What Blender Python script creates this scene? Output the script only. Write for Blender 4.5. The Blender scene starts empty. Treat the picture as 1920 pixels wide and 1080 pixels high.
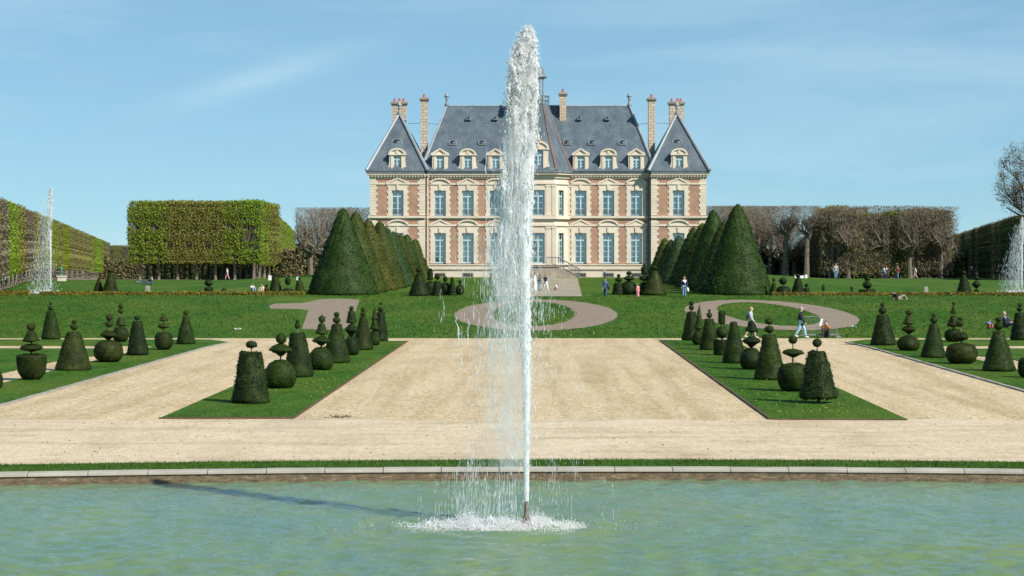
import bpy, bmesh, math, random
import numpy as np
from mathutils import Vector, Matrix

random.seed(7)
RNG = np.random.default_rng(11)
scene = bpy.context.scene
COL = scene.collection
R = math.radians

# ------------------------------------------------------------------ camera, sky, sun
F = 3800.0            # focal length in pixels of the 1920 px wide photograph
CX, CY = 1009.0, 475.0   # where the garden axis and the horizon meet in it
H = 4.8               # eye height above the gravel
cam_data = bpy.data.cameras.new('camera')
cam = bpy.data.objects.new('camera', cam_data)
COL.objects.link(cam)
cam.location = (0, 0, H)
cam.rotation_euler = (R(90), 0, 0)
cam_data.sensor_width = 36
cam_data.lens = F / 1920 * 36
cam_data.shift_x = (960 - CX) / 1920
cam_data.shift_y = -(540 - CY) / 1920
cam_data.clip_start = 0.5
cam_data.clip_end = 8000
scene.camera = cam

SUN_EL, SUN_AZ = 40.0, 131.0      # azimuth clockwise from +Y
world = bpy.data.worlds.new('World')
scene.world = world
world.use_nodes = True
wn, wl = world.node_tree.nodes, world.node_tree.links
wn.clear()
w_out = wn.new('ShaderNodeOutputWorld')
w_bg = wn.new('ShaderNodeBackground')
w_bg.inputs['Strength'].default_value = 0.15
sky = wn.new('ShaderNodeTexSky')
sky.sky_type = 'NISHITA'
sky.sun_disc = False
sky.sun_elevation = R(SUN_EL)
sky.sun_rotation = R(SUN_AZ)
sky.altitude = 0
sky.air_density = 0.6
sky.dust_density = 0.0
sky.ozone_density = 3.0
# thin cirrus, mapped on the direction of view into the dome
w_tc = wn.new('ShaderNodeTexCoord')
w_map = wn.new('ShaderNodeMapping')
w_map.inputs['Rotation'].default_value = (0, R(-14), 0)
w_map.inputs['Scale'].default_value = (3.2, 3.2, 17.0)
w_n1 = wn.new('ShaderNodeTexNoise')
w_n1.inputs['Scale'].default_value = 1.3
w_n1.inputs['Detail'].default_value = 7
w_n1.inputs['Roughness'].default_value = 0.55
w_n1.inputs['Distortion'].default_value = 0.5
w_rmp = wn.new('ShaderNodeMapRange')
w_rmp.inputs['From Min'].default_value = 0.47
w_rmp.inputs['From Max'].default_value = 0.8
w_rmp.inputs['To Min'].default_value = 0.0
w_rmp.inputs['To Max'].default_value = 0.42
w_mix = wn.new('ShaderNodeMixRGB')
w_mix.blend_type = 'MIX'
w_mix.inputs['Color2'].default_value = (2.9, 3.9, 4.3, 1)
w_gam = wn.new('ShaderNodeGamma'); w_gam.inputs['Gamma'].default_value = 0.45
w_tint = wn.new('ShaderNodeMixRGB'); w_tint.blend_type = 'MULTIPLY'; w_tint.inputs['Fac'].default_value = 1; w_tint.inputs['Color2'].default_value = (0.80, 1.23, 1.41, 1)
wl.new(w_tc.outputs['Generated'], w_map.inputs['Vector'])
wl.new(w_map.outputs['Vector'], w_n1.inputs['Vector'])
wl.new(w_n1.outputs['Fac'], w_rmp.inputs['Value'])
# one brushed streak of cirrus high on the left, torn by finer noise
def w_math(op, a, b=None):
    n_ = wn.new('ShaderNodeMath'); n_.operation = op
    for i_, v_ in enumerate((a, b)):
        if v_ is None: continue
        if isinstance(v_, (int, float)): n_.inputs[i_].default_value = v_
        else: wl.new(v_, n_.inputs[i_])
    return n_.outputs[0]
w_sep = wn.new('ShaderNodeSeparateXYZ'); wl.new(w_tc.outputs['Generated'], w_sep.inputs[0])
w_u = w_math('ADD', w_math('DIVIDE', w_sep.outputs[0], w_sep.outputs[1]), 0.137)
w_v = w_math('ADD', w_math('DIVIDE', w_sep.outputs[2], w_sep.outputs[1]), -0.0865)
w_a = w_math('ADD', w_math('MULTIPLY', w_u, 0.956), w_math('MULTIPLY', w_v, 0.293))
w_b = w_math('SUBTRACT', w_math('MULTIPLY', w_v, 0.956), w_math('MULTIPLY', w_u, 0.293))
w_e = w_math('ADD', w_math('POWER', w_math('DIVIDE', w_a, 0.048), 2.0), w_math('POWER', w_math('DIVIDE', w_b, 0.0062), 2.0))
w_g = w_math('POWER', 2.718, w_math('MULTIPLY', w_e, -1.0))
w_m2 = wn.new('ShaderNodeMapping'); w_m2.inputs['Rotation'].default_value = (0, R(-17), 0); w_m2.inputs['Scale'].default_value = (16, 8, 95)
wl.new(w_tc.outputs['Generated'], w_m2.inputs['Vector'])
w_n2 = wn.new('ShaderNodeTexNoise'); w_n2.inputs['Scale'].default_value = 1.0; w_n2.inputs['Detail'].default_value = 6; w_n2.inputs['Distortion'].default_value = 0.7
wl.new(w_m2.outputs['Vector'], w_n2.inputs['Vector'])
w_st = w_math('MULTIPLY', w_math('MULTIPLY', w_g, w_n2.outputs['Fac']), 0.6)
w_front = w_math('GREATER_THAN', w_sep.outputs[1], 0.05)
w_sum = w_math('MINIMUM', w_math('ADD', w_rmp.outputs['Result'], w_math('MULTIPLY', w_st, w_front)), 0.8)
wl.new(w_sum, w_mix.inputs['Fac'])
wl.new(sky.outputs['Color'], w_gam.inputs['Color']); wl.new(w_gam.outputs['Color'], w_tint.inputs['Color1'])
wl.new(w_tint.outputs['Color'], w_mix.inputs['Color1'])
wl.new(w_mix.outputs['Color'], w_bg.inputs['Color'])
wl.new(w_bg.outputs['Background'], w_out.inputs['Surface'])

sun_data = bpy.data.lights.new('sun', 'SUN')
sun_data.energy = 4.3
sun_data.angle = R(0.53)
sun_data.color = (1.0, 0.945, 0.86)
sun = bpy.data.objects.new('sun', sun_data)
COL.objects.link(sun)
sd = Vector((math.sin(R(SUN_AZ)) * math.cos(R(SUN_EL)), math.cos(R(SUN_AZ)) * math.cos(R(SUN_EL)), math.sin(R(SUN_EL))))
sun.rotation_euler = (-sd).to_track_quat('-Z', 'Y').to_euler()
sun.location = (60, -40, 80)

scene.view_settings.view_transform = 'Standard'
scene.view_settings.look = 'None'
scene.view_settings.exposure = 0.55
scene.view_settings.gamma = 1.0
scene.cycles.max_bounces = 6
scene.cycles.diffuse_bounces = 2
scene.cycles.glossy_bounces = 3
scene.cycles.transparent_max_bounces = 64
scene.cycles.volume_bounces = 5
scene.cycles.caustics_reflective = False
scene.cycles.caustics_refractive = False

# ------------------------------------------------------------------ helpers
def smooth(a, b, x):
    t = np.clip((x - a) / (b - a), 0, 1)
    return t * t * (3 - 2 * t)

def ground_z(X, Y):
    """terrain: gravel court at 0, bank, terrace, then ground falling away"""
    X = np.asarray(X, float); Y = np.asarray(Y, float)
    c = np.interp(Y, [114.7, 165, 223, 250, 330, 3500], [0, 1.24, 2.16, 2.3, 2.0, -20])
    f = np.interp(Y, [114.7, 165, 168, 225, 292, 1500, 3500], [0, 1.24, 1.3, 1.68, 1.0, -14.6, -42])
    f = f + np.interp(Y, [168, 285, 330, 3500], [0, .2, .2, 0]) * smooth(0, 20, X)
    w = smooth(24, 40, np.abs(X))
    return c * (1 - w) + f * w

def G(px, py):
    """the ground point seen at a pixel of the photograph"""
    Ys = np.arange(30.0, 420.0, 0.05)
    Xs = (px - CX) * Ys / F
    pys = CY + F * (H - ground_z(Xs, Ys)) / Ys
    hit = pys <= py
    i = int(np.argmax(hit)) if hit.any() else int(np.argmin(np.where(Ys < 300, pys, 9e9)))
    return float(Xs[i]), float(Ys[i]), float(ground_z(Xs[i], Ys[i]))

def fnoise(P, freq, seed, octaves=3):
    """cheap smooth noise in -1..1 for arrays of points"""
    r = np.random.default_rng(seed)
    out = np.zeros(len(P)); amp = 1.0; tot = 0
    for o in range(octaves):
        for k in range(3):
            d = r.normal(size=3); d /= np.linalg.norm(d)
            out += amp * np.sin(P @ d * freq * 6.283 * (0.8 + 0.4 * r.random()) + r.random() * 6.283)
        tot += amp * 1.7
        amp *= 0.6; freq *= 2.1
    return out / tot

class MB:
    """collects shapes and links them as ONE mesh object"""
    def __init__(self):
        self.v = []; self.n = 0; self.f = []
    def add(self, v, faces):
        v = np.asarray(v, float).reshape(-1, 3)
        if isinstance(faces, np.ndarray):
            self.f.append(faces + self.n)
        else:
            by = {}
            for q in faces: by.setdefault(len(q), []).append(q)
            for k, q in by.items(): self.f.append(np.array(q, int) + self.n)
        self.v.append(v); self.n += len(v)
        return self
    def box(self, x0, x1, y0, y1, z0, z1):
        v = [(x0, y0, z0), (x1, y0, z0), (x1, y1, z0), (x0, y1, z0), (x0, y0, z1), (x1, y0, z1), (x1, y1, z1), (x0, y1, z1)]
        return self.add(v, [(3, 2, 1, 0), (4, 5, 6, 7), (0, 1, 5, 4), (1, 2, 6, 5), (2, 3, 7, 6), (3, 0, 4, 7)])
    def prism(self, poly, y0, y1):
        """poly of (x,z), extruded along y"""
        n = len(poly)
        v = [(p[0], y0, p[1]) for p in poly] + [(p[0], y1, p[1]) for p in poly]
        f = [tuple(range(n)), tuple(range(2 * n - 1, n - 1, -1))]
        f += [(i, i + n, (i + 1) % n + n, (i + 1) % n) for i in range(n)]
        return self.add(v, f)
    def slab(self, poly, z0, z1):
        """poly of (x,y) extruded along z"""
        n = len(poly)
        a = sum(poly[i][0] * poly[(i + 1) % n][1] - poly[(i + 1) % n][0] * poly[i][1] for i in range(n))
        if a < 0: poly = poly[::-1]
        v = [(p[0], p[1], z0) for p in poly] + [(p[0], p[1], z1) for p in poly]
        f = [tuple(range(n - 1, -1, -1)), tuple(range(n, 2 * n))]
        f += [(i, (i + 1) % n, (i + 1) % n + n, i + n) for i in range(n)]
        return self.add(v, f)
    def loft(self, rings, cap=True):
        """rings of equal point count"""
        m = len(rings[0]); v = [p for r in rings for p in r]; f = []
        for i in range(len(rings) - 1):
            for j in range(m):
                a, b = i * m + j, i * m + (j + 1) % m
                f.append((a, b, b + m, a + m))
        if cap:
            f.append(tuple(range(m - 1, -1, -1)))
            k = (len(rings) - 1) * m
            f.append(tuple(range(k, k + m)))
        return self.add(v, f)
    def lathe(self, prof, n=12, c=(0, 0, 0)):
        rings = [[(c[0] + max(r, 1e-4) * math.cos(6.28318 * j / n), c[1] + max(r, 1e-4) * math.sin(6.28318 * j / n), c[2] + z)
                  for j in range(n)] for r, z in prof]
        return self.loft(rings)
    def tube(self, pts, rad, n=6):
        pts = [Vector(p) for p in pts]
        if not hasattr(rad, '__len__'): rad = [rad] * len(pts)
        rings = []; u = None
        for i, p in enumerate(pts):
            d = (pts[min(i + 1, len(pts) - 1)] - pts[max(i - 1, 0)])
            d = d.normalized() if d.length > 1e-9 else Vector((0, 0, 1))
            if u is None:
                u = d.cross(Vector((0, 0, 1)) if abs(d.z) < 0.9 else Vector((1, 0, 0))).normalized()
            u = (u - d * u.dot(d)).normalized(); w = d.cross(u)
            rings.append([tuple(p + (u * math.cos(6.28318 * j / n) + w * math.sin(6.28318 * j / n)) * rad[i]) for j in range(n)])
        return self.loft(rings)
    def quads(self, P, N, a, b, jit=0.6, rng=None):
        """leaf-sized quads at P, facing N more or less"""
        rng = rng or RNG
        n = len(P)
        if n == 0: return self
        nn = N + jit * rng.normal(size=(n, 3)); nn /= np.linalg.norm(nn, axis=1)[:, None] + 1e-9
        t = np.cross(nn, rng.normal(size=(n, 3))); t /= np.linalg.norm(t, axis=1)[:, None] + 1e-9
        w = np.cross(nn, t)
        s = rng.uniform(0.6, 1.35, n)[:, None]
        t = t * a * s; w = w * b * s
        v = np.stack([P - t, P + w * 0.9 - t * 0.1, P + t, P - w * 0.9 - t * 0.1], 1).reshape(-1, 3)
        return self.add(v, np.arange(4 * n).reshape(n, 4))
    def drops(self, P, rx, rz, rng=None):
        """water drops: stretched octahedra"""
        n = len(P)
        if n == 0: return self
        rx = np.broadcast_to(rx, n)[:, None]; rz = np.broadcast_to(rz, n)[:, None]
        e = np.eye(3)
        v = np.stack([P + e[0] * rx, P + e[1] * rx, P - e[0] * rx, P - e[1] * rx, P + e[2] * rz, P - e[2] * rz], 1).reshape(-1, 3)
        q = np.array([(0, 1, 4), (1, 2, 4), (2, 3, 4), (3, 0, 4), (1, 0, 5), (2, 1, 5), (3, 2, 5), (0, 3, 5)])
        f = (q[None] + 6 * np.arange(n)[:, None, None]).reshape(-1, 3)
        return self.add(v, f)
    def build(self, name, mat, parent=None, smooth=False):
        me = bpy.data.meshes.new(name)
        V = np.concatenate(self.v)
        fs = [f for f in self.f if len(f)]
        me.vertices.add(len(V)); me.vertices.foreach_set('co', V.astype(np.float32).ravel())
        loops = np.concatenate([f.ravel() for f in fs]).astype(np.int32)
        tot = np.concatenate([np.full(len(f), f.shape[1]) for f in fs])
        start = np.concatenate([[0], np.cumsum(tot)[:-1]]).astype(np.int32)
        me.loops.add(len(loops)); me.loops.foreach_set('vertex_index', loops)
        me.polygons.add(len(start)); me.polygons.foreach_set('loop_start', start)
        me.update(calc_edges=True)
        me.polygons.foreach_set('use_smooth', np.full(len(start), bool(smooth)))
        me.validate()
        if isinstance(mat, str): mat = M[mat]
        me.materials.append(mat)
        o = bpy.data.objects.new(name, me)
        COL.objects.link(o)
        if parent is not None: o.parent = parent
        return o

def tag(o, label=None, cat=None, group=None, kind=None):
    if label: o['label'] = label
    if cat: o['category'] = cat
    if group: o['group'] = group
    if kind: o['kind'] = kind
    return o

def thing(name, label, cat, loc=(0, 0, 0), rz=0.0, group=None):
    o = bpy.data.objects.new(name, None)
    o.empty_display_size = 0.3
    COL.objects.link(o)
    o.location = loc; o.rotation_euler = (0, 0, rz)
    return tag(o, label, cat, group)

def copy_tree(o, parent=None):
    c = o.copy(); COL.objects.link(c)
    if parent is not None: c.parent = parent
    for ch in list(o.children): copy_tree(ch, c)
    return c

def struct(name, mb, mat, smooth=False):
    return tag(mb.build(name, mat, None, smooth), kind='structure')

# ------------------------------------------------------------------ materials
M = {}
def nodes_of(name):
    m = bpy.data.materials.new(name); m.use_nodes = True
    nt = m.node_tree; b = nt.nodes['Principled BSDF']
    M[name] = m
    return m, nt, b

def ramp(nt, fac, stops):
    r = nt.nodes.new('ShaderNodeValToRGB')
    el = r.color_ramp.elements
    while len(el) < len(stops): el.new(0.5)
    for e, (p, c) in zip(el, stops):
        e.position = p; e.color = (*c, 1)
    nt.links.new(fac, r.inputs['Fac'])
    return r.outputs['Color']

def noise(nt, vec, scale, detail=4, rough=0.55, dist=0.0):
    n = nt.nodes.new('ShaderNodeTexNoise')
    n.inputs['Scale'].default_value = scale; n.inputs['Detail'].default_value = detail
    n.inputs['Roughness'].default_value = rough; n.inputs['Distortion'].default_value = dist
    if vec is not None: nt.links.new(vec, n.inputs['Vector'])
    return n.outputs['Fac']

def coords(nt, scale=(1, 1, 1), kind='Object'):
    tc = nt.nodes.new('ShaderNodeTexCoord')
    if kind == 'World':
        g = nt.nodes.new('ShaderNodeNewGeometry'); out = g.outputs['Position']
    else: out = tc.outputs[kind]
    mp = nt.nodes.new('ShaderNodeMapping'); mp.inputs['Scale'].default_value = scale
    nt.links.new(out, mp.inputs['Vector'])
    return mp.outputs['Vector']

def mixc(nt, fac, a, b, mode='MIX'):
    x = nt.nodes.new('ShaderNodeMixRGB'); x.blend_type = mode
    for key, val in (('Fac', fac), ('Color1', a), ('Color2', b)):
        if isinstance(val, (int, float)): x.inputs[key].default_value = val
        elif isinstance(val, tuple): x.inputs[key].default_value = (*val, 1)
        else: nt.links.new(val, x.inputs[key])
    return x.outputs['Color']

def bump(nt, b, h, strength, dist):
    bn = nt.nodes.new('ShaderNodeBump')
    bn.inputs['Strength'].default_value = strength; bn.inputs['Distance'].default_value = dist
    nt.links.new(h, bn.inputs['Height']); nt.links.new(bn.outputs['Normal'], b.inputs['Normal'])
    return bn

def simple(name, c1, c2=None, scale=3.0, rough=0.8, bmp=0.0, bscale=30.0, metal=0.0, spec=0.3, kind='Object', vscale=(1, 1, 1)):
    m, nt, b = nodes_of(name)
    b.inputs['Roughness'].default_value = rough
    b.inputs['Metallic'].default_value = metal
    b.inputs['Specular IOR Level'].default_value = spec
    if c2 is None: c2 = tuple(min(1, x * 1.25) for x in c1)
    vec = coords(nt, vscale, kind)
    col = ramp(nt, noise(nt, vec, scale, 5, 0.6), [(0.3, c1), (0.7, c2)])
    nt.links.new(col, b.inputs['Base Color'])
    if bmp: bump(nt, b, noise(nt, vec, bscale, 3), bmp, 0.02)
    return m

def leafy(name, dark, mid, light, scale=1.2, trans=0.0):
    """foliage: clump tone by noise, leaf tone by island"""
    m, nt, b = nodes_of(name)
    b.inputs['Roughness'].default_value = 0.62
    b.inputs['Specular IOR Level'].default_value = 0.15
    g = nt.nodes.new('ShaderNodeNewGeometry')
    vec = coords(nt)
    n = noise(nt, vec, scale, 4, 0.6)
    mx = nt.nodes.new('ShaderNodeMath'); mx.operation = 'MULTIPLY_ADD'
    mx.inputs[1].default_value = 0.42; nt.links.new(g.outputs['Random Per Island'], mx.inputs[0])
    ad = nt.nodes.new('ShaderNodeMath'); ad.operation = 'MULTIPLY_ADD'; ad.inputs[1].default_value = 1.0; ad.inputs[2].default_value = -0.21
    nt.links.new(n, ad.inputs[0]); nt.links.new(ad.outputs[0], mx.inputs[2])
    col = ramp(nt, mx.outputs[0], [(0.22, dark), (0.5, mid), (0.8, light)])
    nt.links.new(col, b.inputs['Base Color'])
    if trans:
        t = nt.nodes.new('ShaderNodeBsdfTranslucent'); nt.links.new(col, t.inputs['Color'])
        ms = nt.nodes.new('ShaderNodeMixShader'); ms.inputs[0].default_value = trans
        out = nt.nodes['Material Output']
        nt.links.new(b.outputs[0], ms.inputs[1]); nt.links.new(t.outputs[0], ms.inputs[2]); nt.links.new(ms.outputs[0], out.inputs['Surface'])
    return m

leafy('yew', (0.006, 0.016, 0.003), (0.019, 0.036, 0.005), (0.046, 0.072, 0.011), 2.4)
leafy('yew_deep', (0.004, 0.011, 0.003), (0.013, 0.025, 0.005), (0.034, 0.052, 0.011), 2.4)
leafy('yew_dull', (0.007, 0.014, 0.003), (0.022, 0.033, 0.005), (0.050, 0.062, 0.011), 2.2)
leafy('yew_brown', (0.020, 0.028, 0.004), (0.046, 0.054, 0.007), (0.076, 0.078, 0.012), 0.5)
leafy('yew_blue', (0.016, 0.034, 0.012), (0.03, 0.056, 0.02), (0.046, 0.08, 0.028), 0.9)
leafy('yew_cone', (0.009, 0.022, 0.003), (0.019, 0.042, 0.006), (0.036, 0.068, 0.012), 0.8)
leafy('yew_olive', (0.016, 0.027, 0.003), (0.034, 0.050, 0.006), (0.058, 0.075, 0.012), 0.8)
leafy('box_hedge', (0.07, 0.075, 0.012), (0.14, 0.125, 0.02), (0.22, 0.18, 0.03), 1.5)
leafy('lime_leaf', (0.085, 0.12, 0.012), (0.19, 0.245, 0.022), (0.30, 0.36, 0.045), 0.5, 0.25)
leafy('lime_bright', (0.09, 0.15, 0.012), (0.18, 0.28, 0.02), (0.27, 0.38, 0.04), 0.5, 0.25)
leafy('lime_olive', (0.095, 0.098, 0.017), (0.20, 0.20, 0.036), (0.30, 0.29, 0.07), 0.5, 0.2)
leafy('lime_twig', (0.10, 0.085, 0.05), (0.19, 0.16, 0.10), (0.28, 0.235, 0.15), 0.6, 0.1)
leafy('dark_leaf', (0.026, 0.04, 0.014), (0.055, 0.072, 0.025), (0.09, 0.10, 0.036), 0.5, 0.1)
leafy('brown_leaf', (0.08, 0.068, 0.028), (0.155, 0.13, 0.058), (0.23, 0.19, 0.095), 0.5, 0.1)
leafy('bud_leaf', (0.08, 0.07, 0.025), (0.14, 0.12, 0.04), (0.2, 0.17, 0.06), 0.5, 0.2)
simple('bark', (0.11, 0.09, 0.068), (0.20, 0.168, 0.128), 2.0, 0.9, 0.5, 8)
simple('bark_grey', (0.15, 0.122, 0.088), (0.28, 0.235, 0.175), 1.0, 0.9)
simple('bark_dark', (0.045, 0.038, 0.032), (0.10, 0.085, 0.07), 1.0, 0.9)
simple('soil', (0.185, 0.142, 0.100), (0.275, 0.215, 0.155), 1.6, 0.95, 0.5, 9, kind='World')
simple('stone_path', (0.25, 0.215, 0.155), (0.35, 0.305, 0.225), 0.5, 0.9, 0.3, 12, kind='World')
simple('kerb_grey', (0.24, 0.22, 0.185), (0.37, 0.345, 0.30), 2.0, 0.85, 0.3, 20, kind='World')
simple('edging_brown', (0.075, 0.045, 0.028), (0.14, 0.085, 0.055), 3.0, 0.85, kind='World')
simple('zinc', (0.20, 0.235, 0.26), (0.30, 0.34, 0.37), 0.8, 0.5, spec=0.5)
simple('lead', (0.10, 0.12, 0.14), (0.2, 0.23, 0.25), 2.0, 0.5, spec=0.5)
simple('rusty', (0.16, 0.09, 0.075), (0.24, 0.15, 0.12), 1.0, 0.7)
simple('kerb_stone', (0.30, 0.275, 0.23), (0.44, 0.41, 0.35), 1.2, 0.85, 0.2, 20, kind='World')
simple('stone', (0.58, 0.495, 0.385), (0.72, 0.635, 0.515), 0.55, 0.85, 0.15, 9)
simple('stone_dark', (0.20, 0.175, 0.14), (0.38, 0.33, 0.26), 1.2, 0.9)
simple('stone_pale', (0.56, 0.50, 0.42), (0.7, 0.64, 0.54), 2.0, 0.85)
simple('window_paint', (0.36, 0.51, 0.56), (0.46, 0.62, 0.66), 1.0, 0.5)
simple('unlit_dark', (0.02, 0.03, 0.036), (0.04, 0.055, 0.062), 1.0, 0.6)  # near-black colour standing for unlit space behind windows and vents
simple('curtain', (0.42, 0.5, 0.5), (0.62, 0.68, 0.66), 3.0, 0.8)
simple('iron', (0.10, 0.13, 0.145), (0.18, 0.21, 0.225), 4.0, 0.5, spec=0.5)
simple('galvanised', (0.26, 0.29, 0.3), (0.38, 0.4, 0.42), 6.0, 0.4, metal=0.4)
simple('bronze_pipe', (0.10, 0.06, 0.045), (0.24, 0.16, 0.13), 9.0, 0.6, 0.5, 30, metal=0.2)
simple('verdigris', (0.06, 0.16, 0.145), (0.12, 0.26, 0.23), 4.0, 0.6)
simple('terracotta', (0.42, 0.12, 0.09), (0.5, 0.17, 0.13), 3.0, 0.8)
simple('white_paint', (0.74, 0.74, 0.72), (0.82, 0.82, 0.8), 3.0, 0.6)
simple('dandelion', (0.7, 0.5, 0.02), (0.8, 0.62, 0.04), 3.0, 0.7)
# brick
m, nt, b = nodes_of('brick')
vec = coords(nt)
sw = nt.nodes.new('ShaderNodeSeparateXYZ'); nt.links.new(vec, sw.inputs[0])
cb = nt.nodes.new('ShaderNodeCombineXYZ')
ad = nt.nodes.new('ShaderNodeMath'); ad.operation = 'ADD'
nt.links.new(sw.outputs[0], ad.inputs[0]); nt.links.new(sw.outputs[1], ad.inputs[1])
nt.links.new(ad.outputs[0], cb.inputs[0]); nt.links.new(sw.outputs[2], cb.inputs[1])
bt = nt.nodes.new('ShaderNodeTexBrick')
bt.inputs['Scale'].default_value = 1.0
bt.inputs['Brick Width'].default_value = 0.23; bt.inputs['Row Height'].default_value = 0.075
bt.inputs['Mortar Size'].default_value = 0.008
bt.inputs['Color1'].default_value = (0.325, 0.162, 0.105, 1); bt.inputs['Color2'].default_value = (0.415, 0.225, 0.152, 1)
bt.inputs['Mortar'].default_value = (0.45, 0.36, 0.26, 1)
nt.links.new(cb.outputs[0], bt.inputs['Vector'])
big = ramp(nt, noise(nt, vec, 0.8, 4), [(0.3, (0.78, 0.78, 0.78)), (0.7, (1.1, 1.08, 1.05))])
nt.links.new(mixc(nt, 1.0, bt.outputs['Color'], big, 'MULTIPLY'), b.inputs['Base Color'])
b.inputs['Roughness'].default_value = 0.9

# slate: courses and weather streaks
m, nt, b = nodes_of('slate')
vec = coords(nt)
streak = noise(nt, coords(nt, (1.0, 1.0, 0.16)), 1.1, 6, 0.65)
col = ramp(nt, streak, [(0.26, (0.056, 0.078, 0.097)), (0.5, (0.088, 0.115, 0.137)), (0.74, (0.138, 0.170, 0.193))])
sep = nt.nodes.new('ShaderNodeSeparateXYZ'); nt.links.new(vec, sep.inputs[0])
wv = nt.nodes.new('ShaderNodeTexWave'); wv.wave_type = 'BANDS'; wv.bands_direction = 'Z'; wv.inputs['Scale'].default_value = 1.6
wv.inputs['Distortion'].default_value = 0.6; wv.inputs['Detail'].default_value = 2
nt.links.new(vec, wv.inputs['Vector'])
col = mixc(nt, 0.12, col, wv.outputs['Color'], 'SOFT_LIGHT')
spk = ramp(nt, noise(nt, vec, 9, 3, 0.7), [(0.4, (0.85, 0.86, 0.88)), (0.68, (1.15, 1.15, 1.13))])
nt.links.new(mixc(nt, 1.0, col, spk, 'MULTIPLY'), b.inputs['Base Color'])
b.inputs['Roughness'].default_value = 0.55; b.inputs['Specular IOR Level'].default_value = 0.35

# rusticated stone blocks for chimneys
m, nt, b = nodes_of('chimney_stone')
vec = coords(nt)
sw = nt.nodes.new('ShaderNodeSeparateXYZ'); nt.links.new(vec, sw.inputs[0])
cb = nt.nodes.new('ShaderNodeCombineXYZ')
ad = nt.nodes.new('ShaderNodeMath'); ad.operation = 'ADD'
nt.links.new(sw.outputs[0], ad.inputs[0]); nt.links.new(sw.outputs[1], ad.inputs[1])
nt.links.new(ad.outputs[0], cb.inputs[0]); nt.links.new(sw.outputs[2], cb.inputs[1])
bt = nt.nodes.new('ShaderNodeTexBrick')
bt.inputs['Scale'].default_value = 1.0
bt.inputs['Brick Width'].default_value = 0.62; bt.inputs['Row Height'].default_value = 0.34
bt.inputs['Mortar Size'].default_value = 0.028
bt.inputs['Color1'].default_value = (0.47, 0.385, 0.29, 1); bt.inputs['Color2'].default_value = (0.58, 0.49, 0.38, 1)
bt.inputs['Mortar'].default_value = (0.27, 0.17, 0.12, 1)
nt.links.new(cb.outputs[0], bt.inputs['Vector'])
nt.links.new(bt.outputs['Color'], b.inputs['Base Color']); b.inputs['Roughness'].default_value = 0.9

# window glass
m, nt, b = nodes_of('glass')
out = nt.nodes['Material Output']
tr = nt.nodes.new('ShaderNodeBsdfTransparent'); tr.inputs[0].default_value = (0.62, 0.74, 0.78, 1)
gl = nt.nodes.new('ShaderNodeBsdfGlossy'); gl.inputs['Roughness'].default_value = 0.04
ms = nt.nodes.new('ShaderNodeMixShader'); ms.inputs[0].default_value = 0.34
nt.links.new(tr.outputs[0], ms.inputs[1]); nt.links.new(gl.outputs[0], ms.inputs[2]); nt.links.new(ms.outputs[0], out.inputs['Surface'])

# lawn
def lawn_mat(name, c_dark, c_mid, c_light, tint):
    m, nt, b = nodes_of(name)
    w = coords(nt, (1, 1, 1), 'World')
    fine = noise(nt, coords(nt, (9, 4.0, 9), 'World'), 1.0, 4, 0.7)
    mid = noise(nt, coords(nt, (1.3, 0.45, 1), 'World'), 1.0, 5, 0.65, 0.4)
    big = noise(nt, coords(nt, (0.22, 0.09, 1), 'World'), 1.0, 3, 0.5)
    c = ramp(nt, fine, [(0.28, c_dark), (0.52, c_mid), (0.8, c_light)])
    c = mixc(nt, 1.0, c, ramp(nt, mid, [(0.3, (0.58, 0.62, 0.55)), (0.7, (1.4, 1.3, 1.2))]), 'MULTIPLY')
    f = ramp(nt, big, [(0.42, (0, 0, 0)), (0.66, (0.75, 0.75, 0.75))])
    c = mixc(nt, f, c, tint)
    nt.links.new(c, b.inputs['Base Color'])
    b.inputs['Roughness'].default_value = 0.8; b.inputs['Specular IOR Level'].default_value = 0.04
    bump(nt, b, fine, 0.5, 0.05)
lawn_mat('lawn', (0.021, 0.061, 0.008), (0.042, 0.108, 0.014), (0.084, 0.172, 0.026), (0.092, 0.132, 0.020))
leafy('grass_blade', (0.024, 0.066, 0.009), (0.048, 0.116, 0.015), (0.092, 0.178, 0.028), 0.6, 0.15)

# gravel: raked stones with tonal drifts
def gravel_mat(name, stops, vs, drift, bstr, track):
    m, nt, b = nodes_of(name)
    w = coords(nt, (1, 1, 1), 'World')
    vo = nt.nodes.new('ShaderNodeTexVoronoi'); vo.inputs['Scale'].default_value = vs
    nt.links.new(w, vo.inputs['Vector'])
    sp = nt.nodes.new('ShaderNodeSeparateColor'); nt.links.new(vo.outputs['Color'], sp.inputs[0])
    c = ramp(nt, sp.outputs[0], stops)
    c2 = noise(nt, coords(nt, (0.5, 0.16, 1), 'World'), 1.0, 5, 0.62, 0.3)
    c = mixc(nt, 1.0, c, ramp(nt, c2, [(0.3, drift[0]), (0.52, (1, 1, 1)), (0.72, drift[1])]), 'MULTIPLY')
    c3 = noise(nt, coords(nt, (4.5, 1.6, 1), 'World'), 1.0, 4, 0.7)
    c4 = noise(nt, coords(nt, track, 'World'), 1.0, 3, 0.55, 0.35)
    c = mixc(nt, 1.0, c, ramp(nt, c4, [(0.36, (0.86, 0.84, 0.80)), (0.5, (1, 1, 1)), (0.64, (1.05, 1.05, 1.06))]), 'MULTIPLY')
    c = mixc(nt, 1.0, c, ramp(nt, c3, [(0.3, (0.86, 0.85, 0.83)), (0.6, (1.06, 1.05, 1.04))]), 'MULTIPLY')
    nt.links.new(c, b.inputs['Base Color'])
    b.inputs['Roughness'].default_value = 0.92; b.inputs['Specular IOR Level'].default_value = 0.15
    bump(nt, b, vo.outputs['Distance'], bstr, 0.02)
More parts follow.
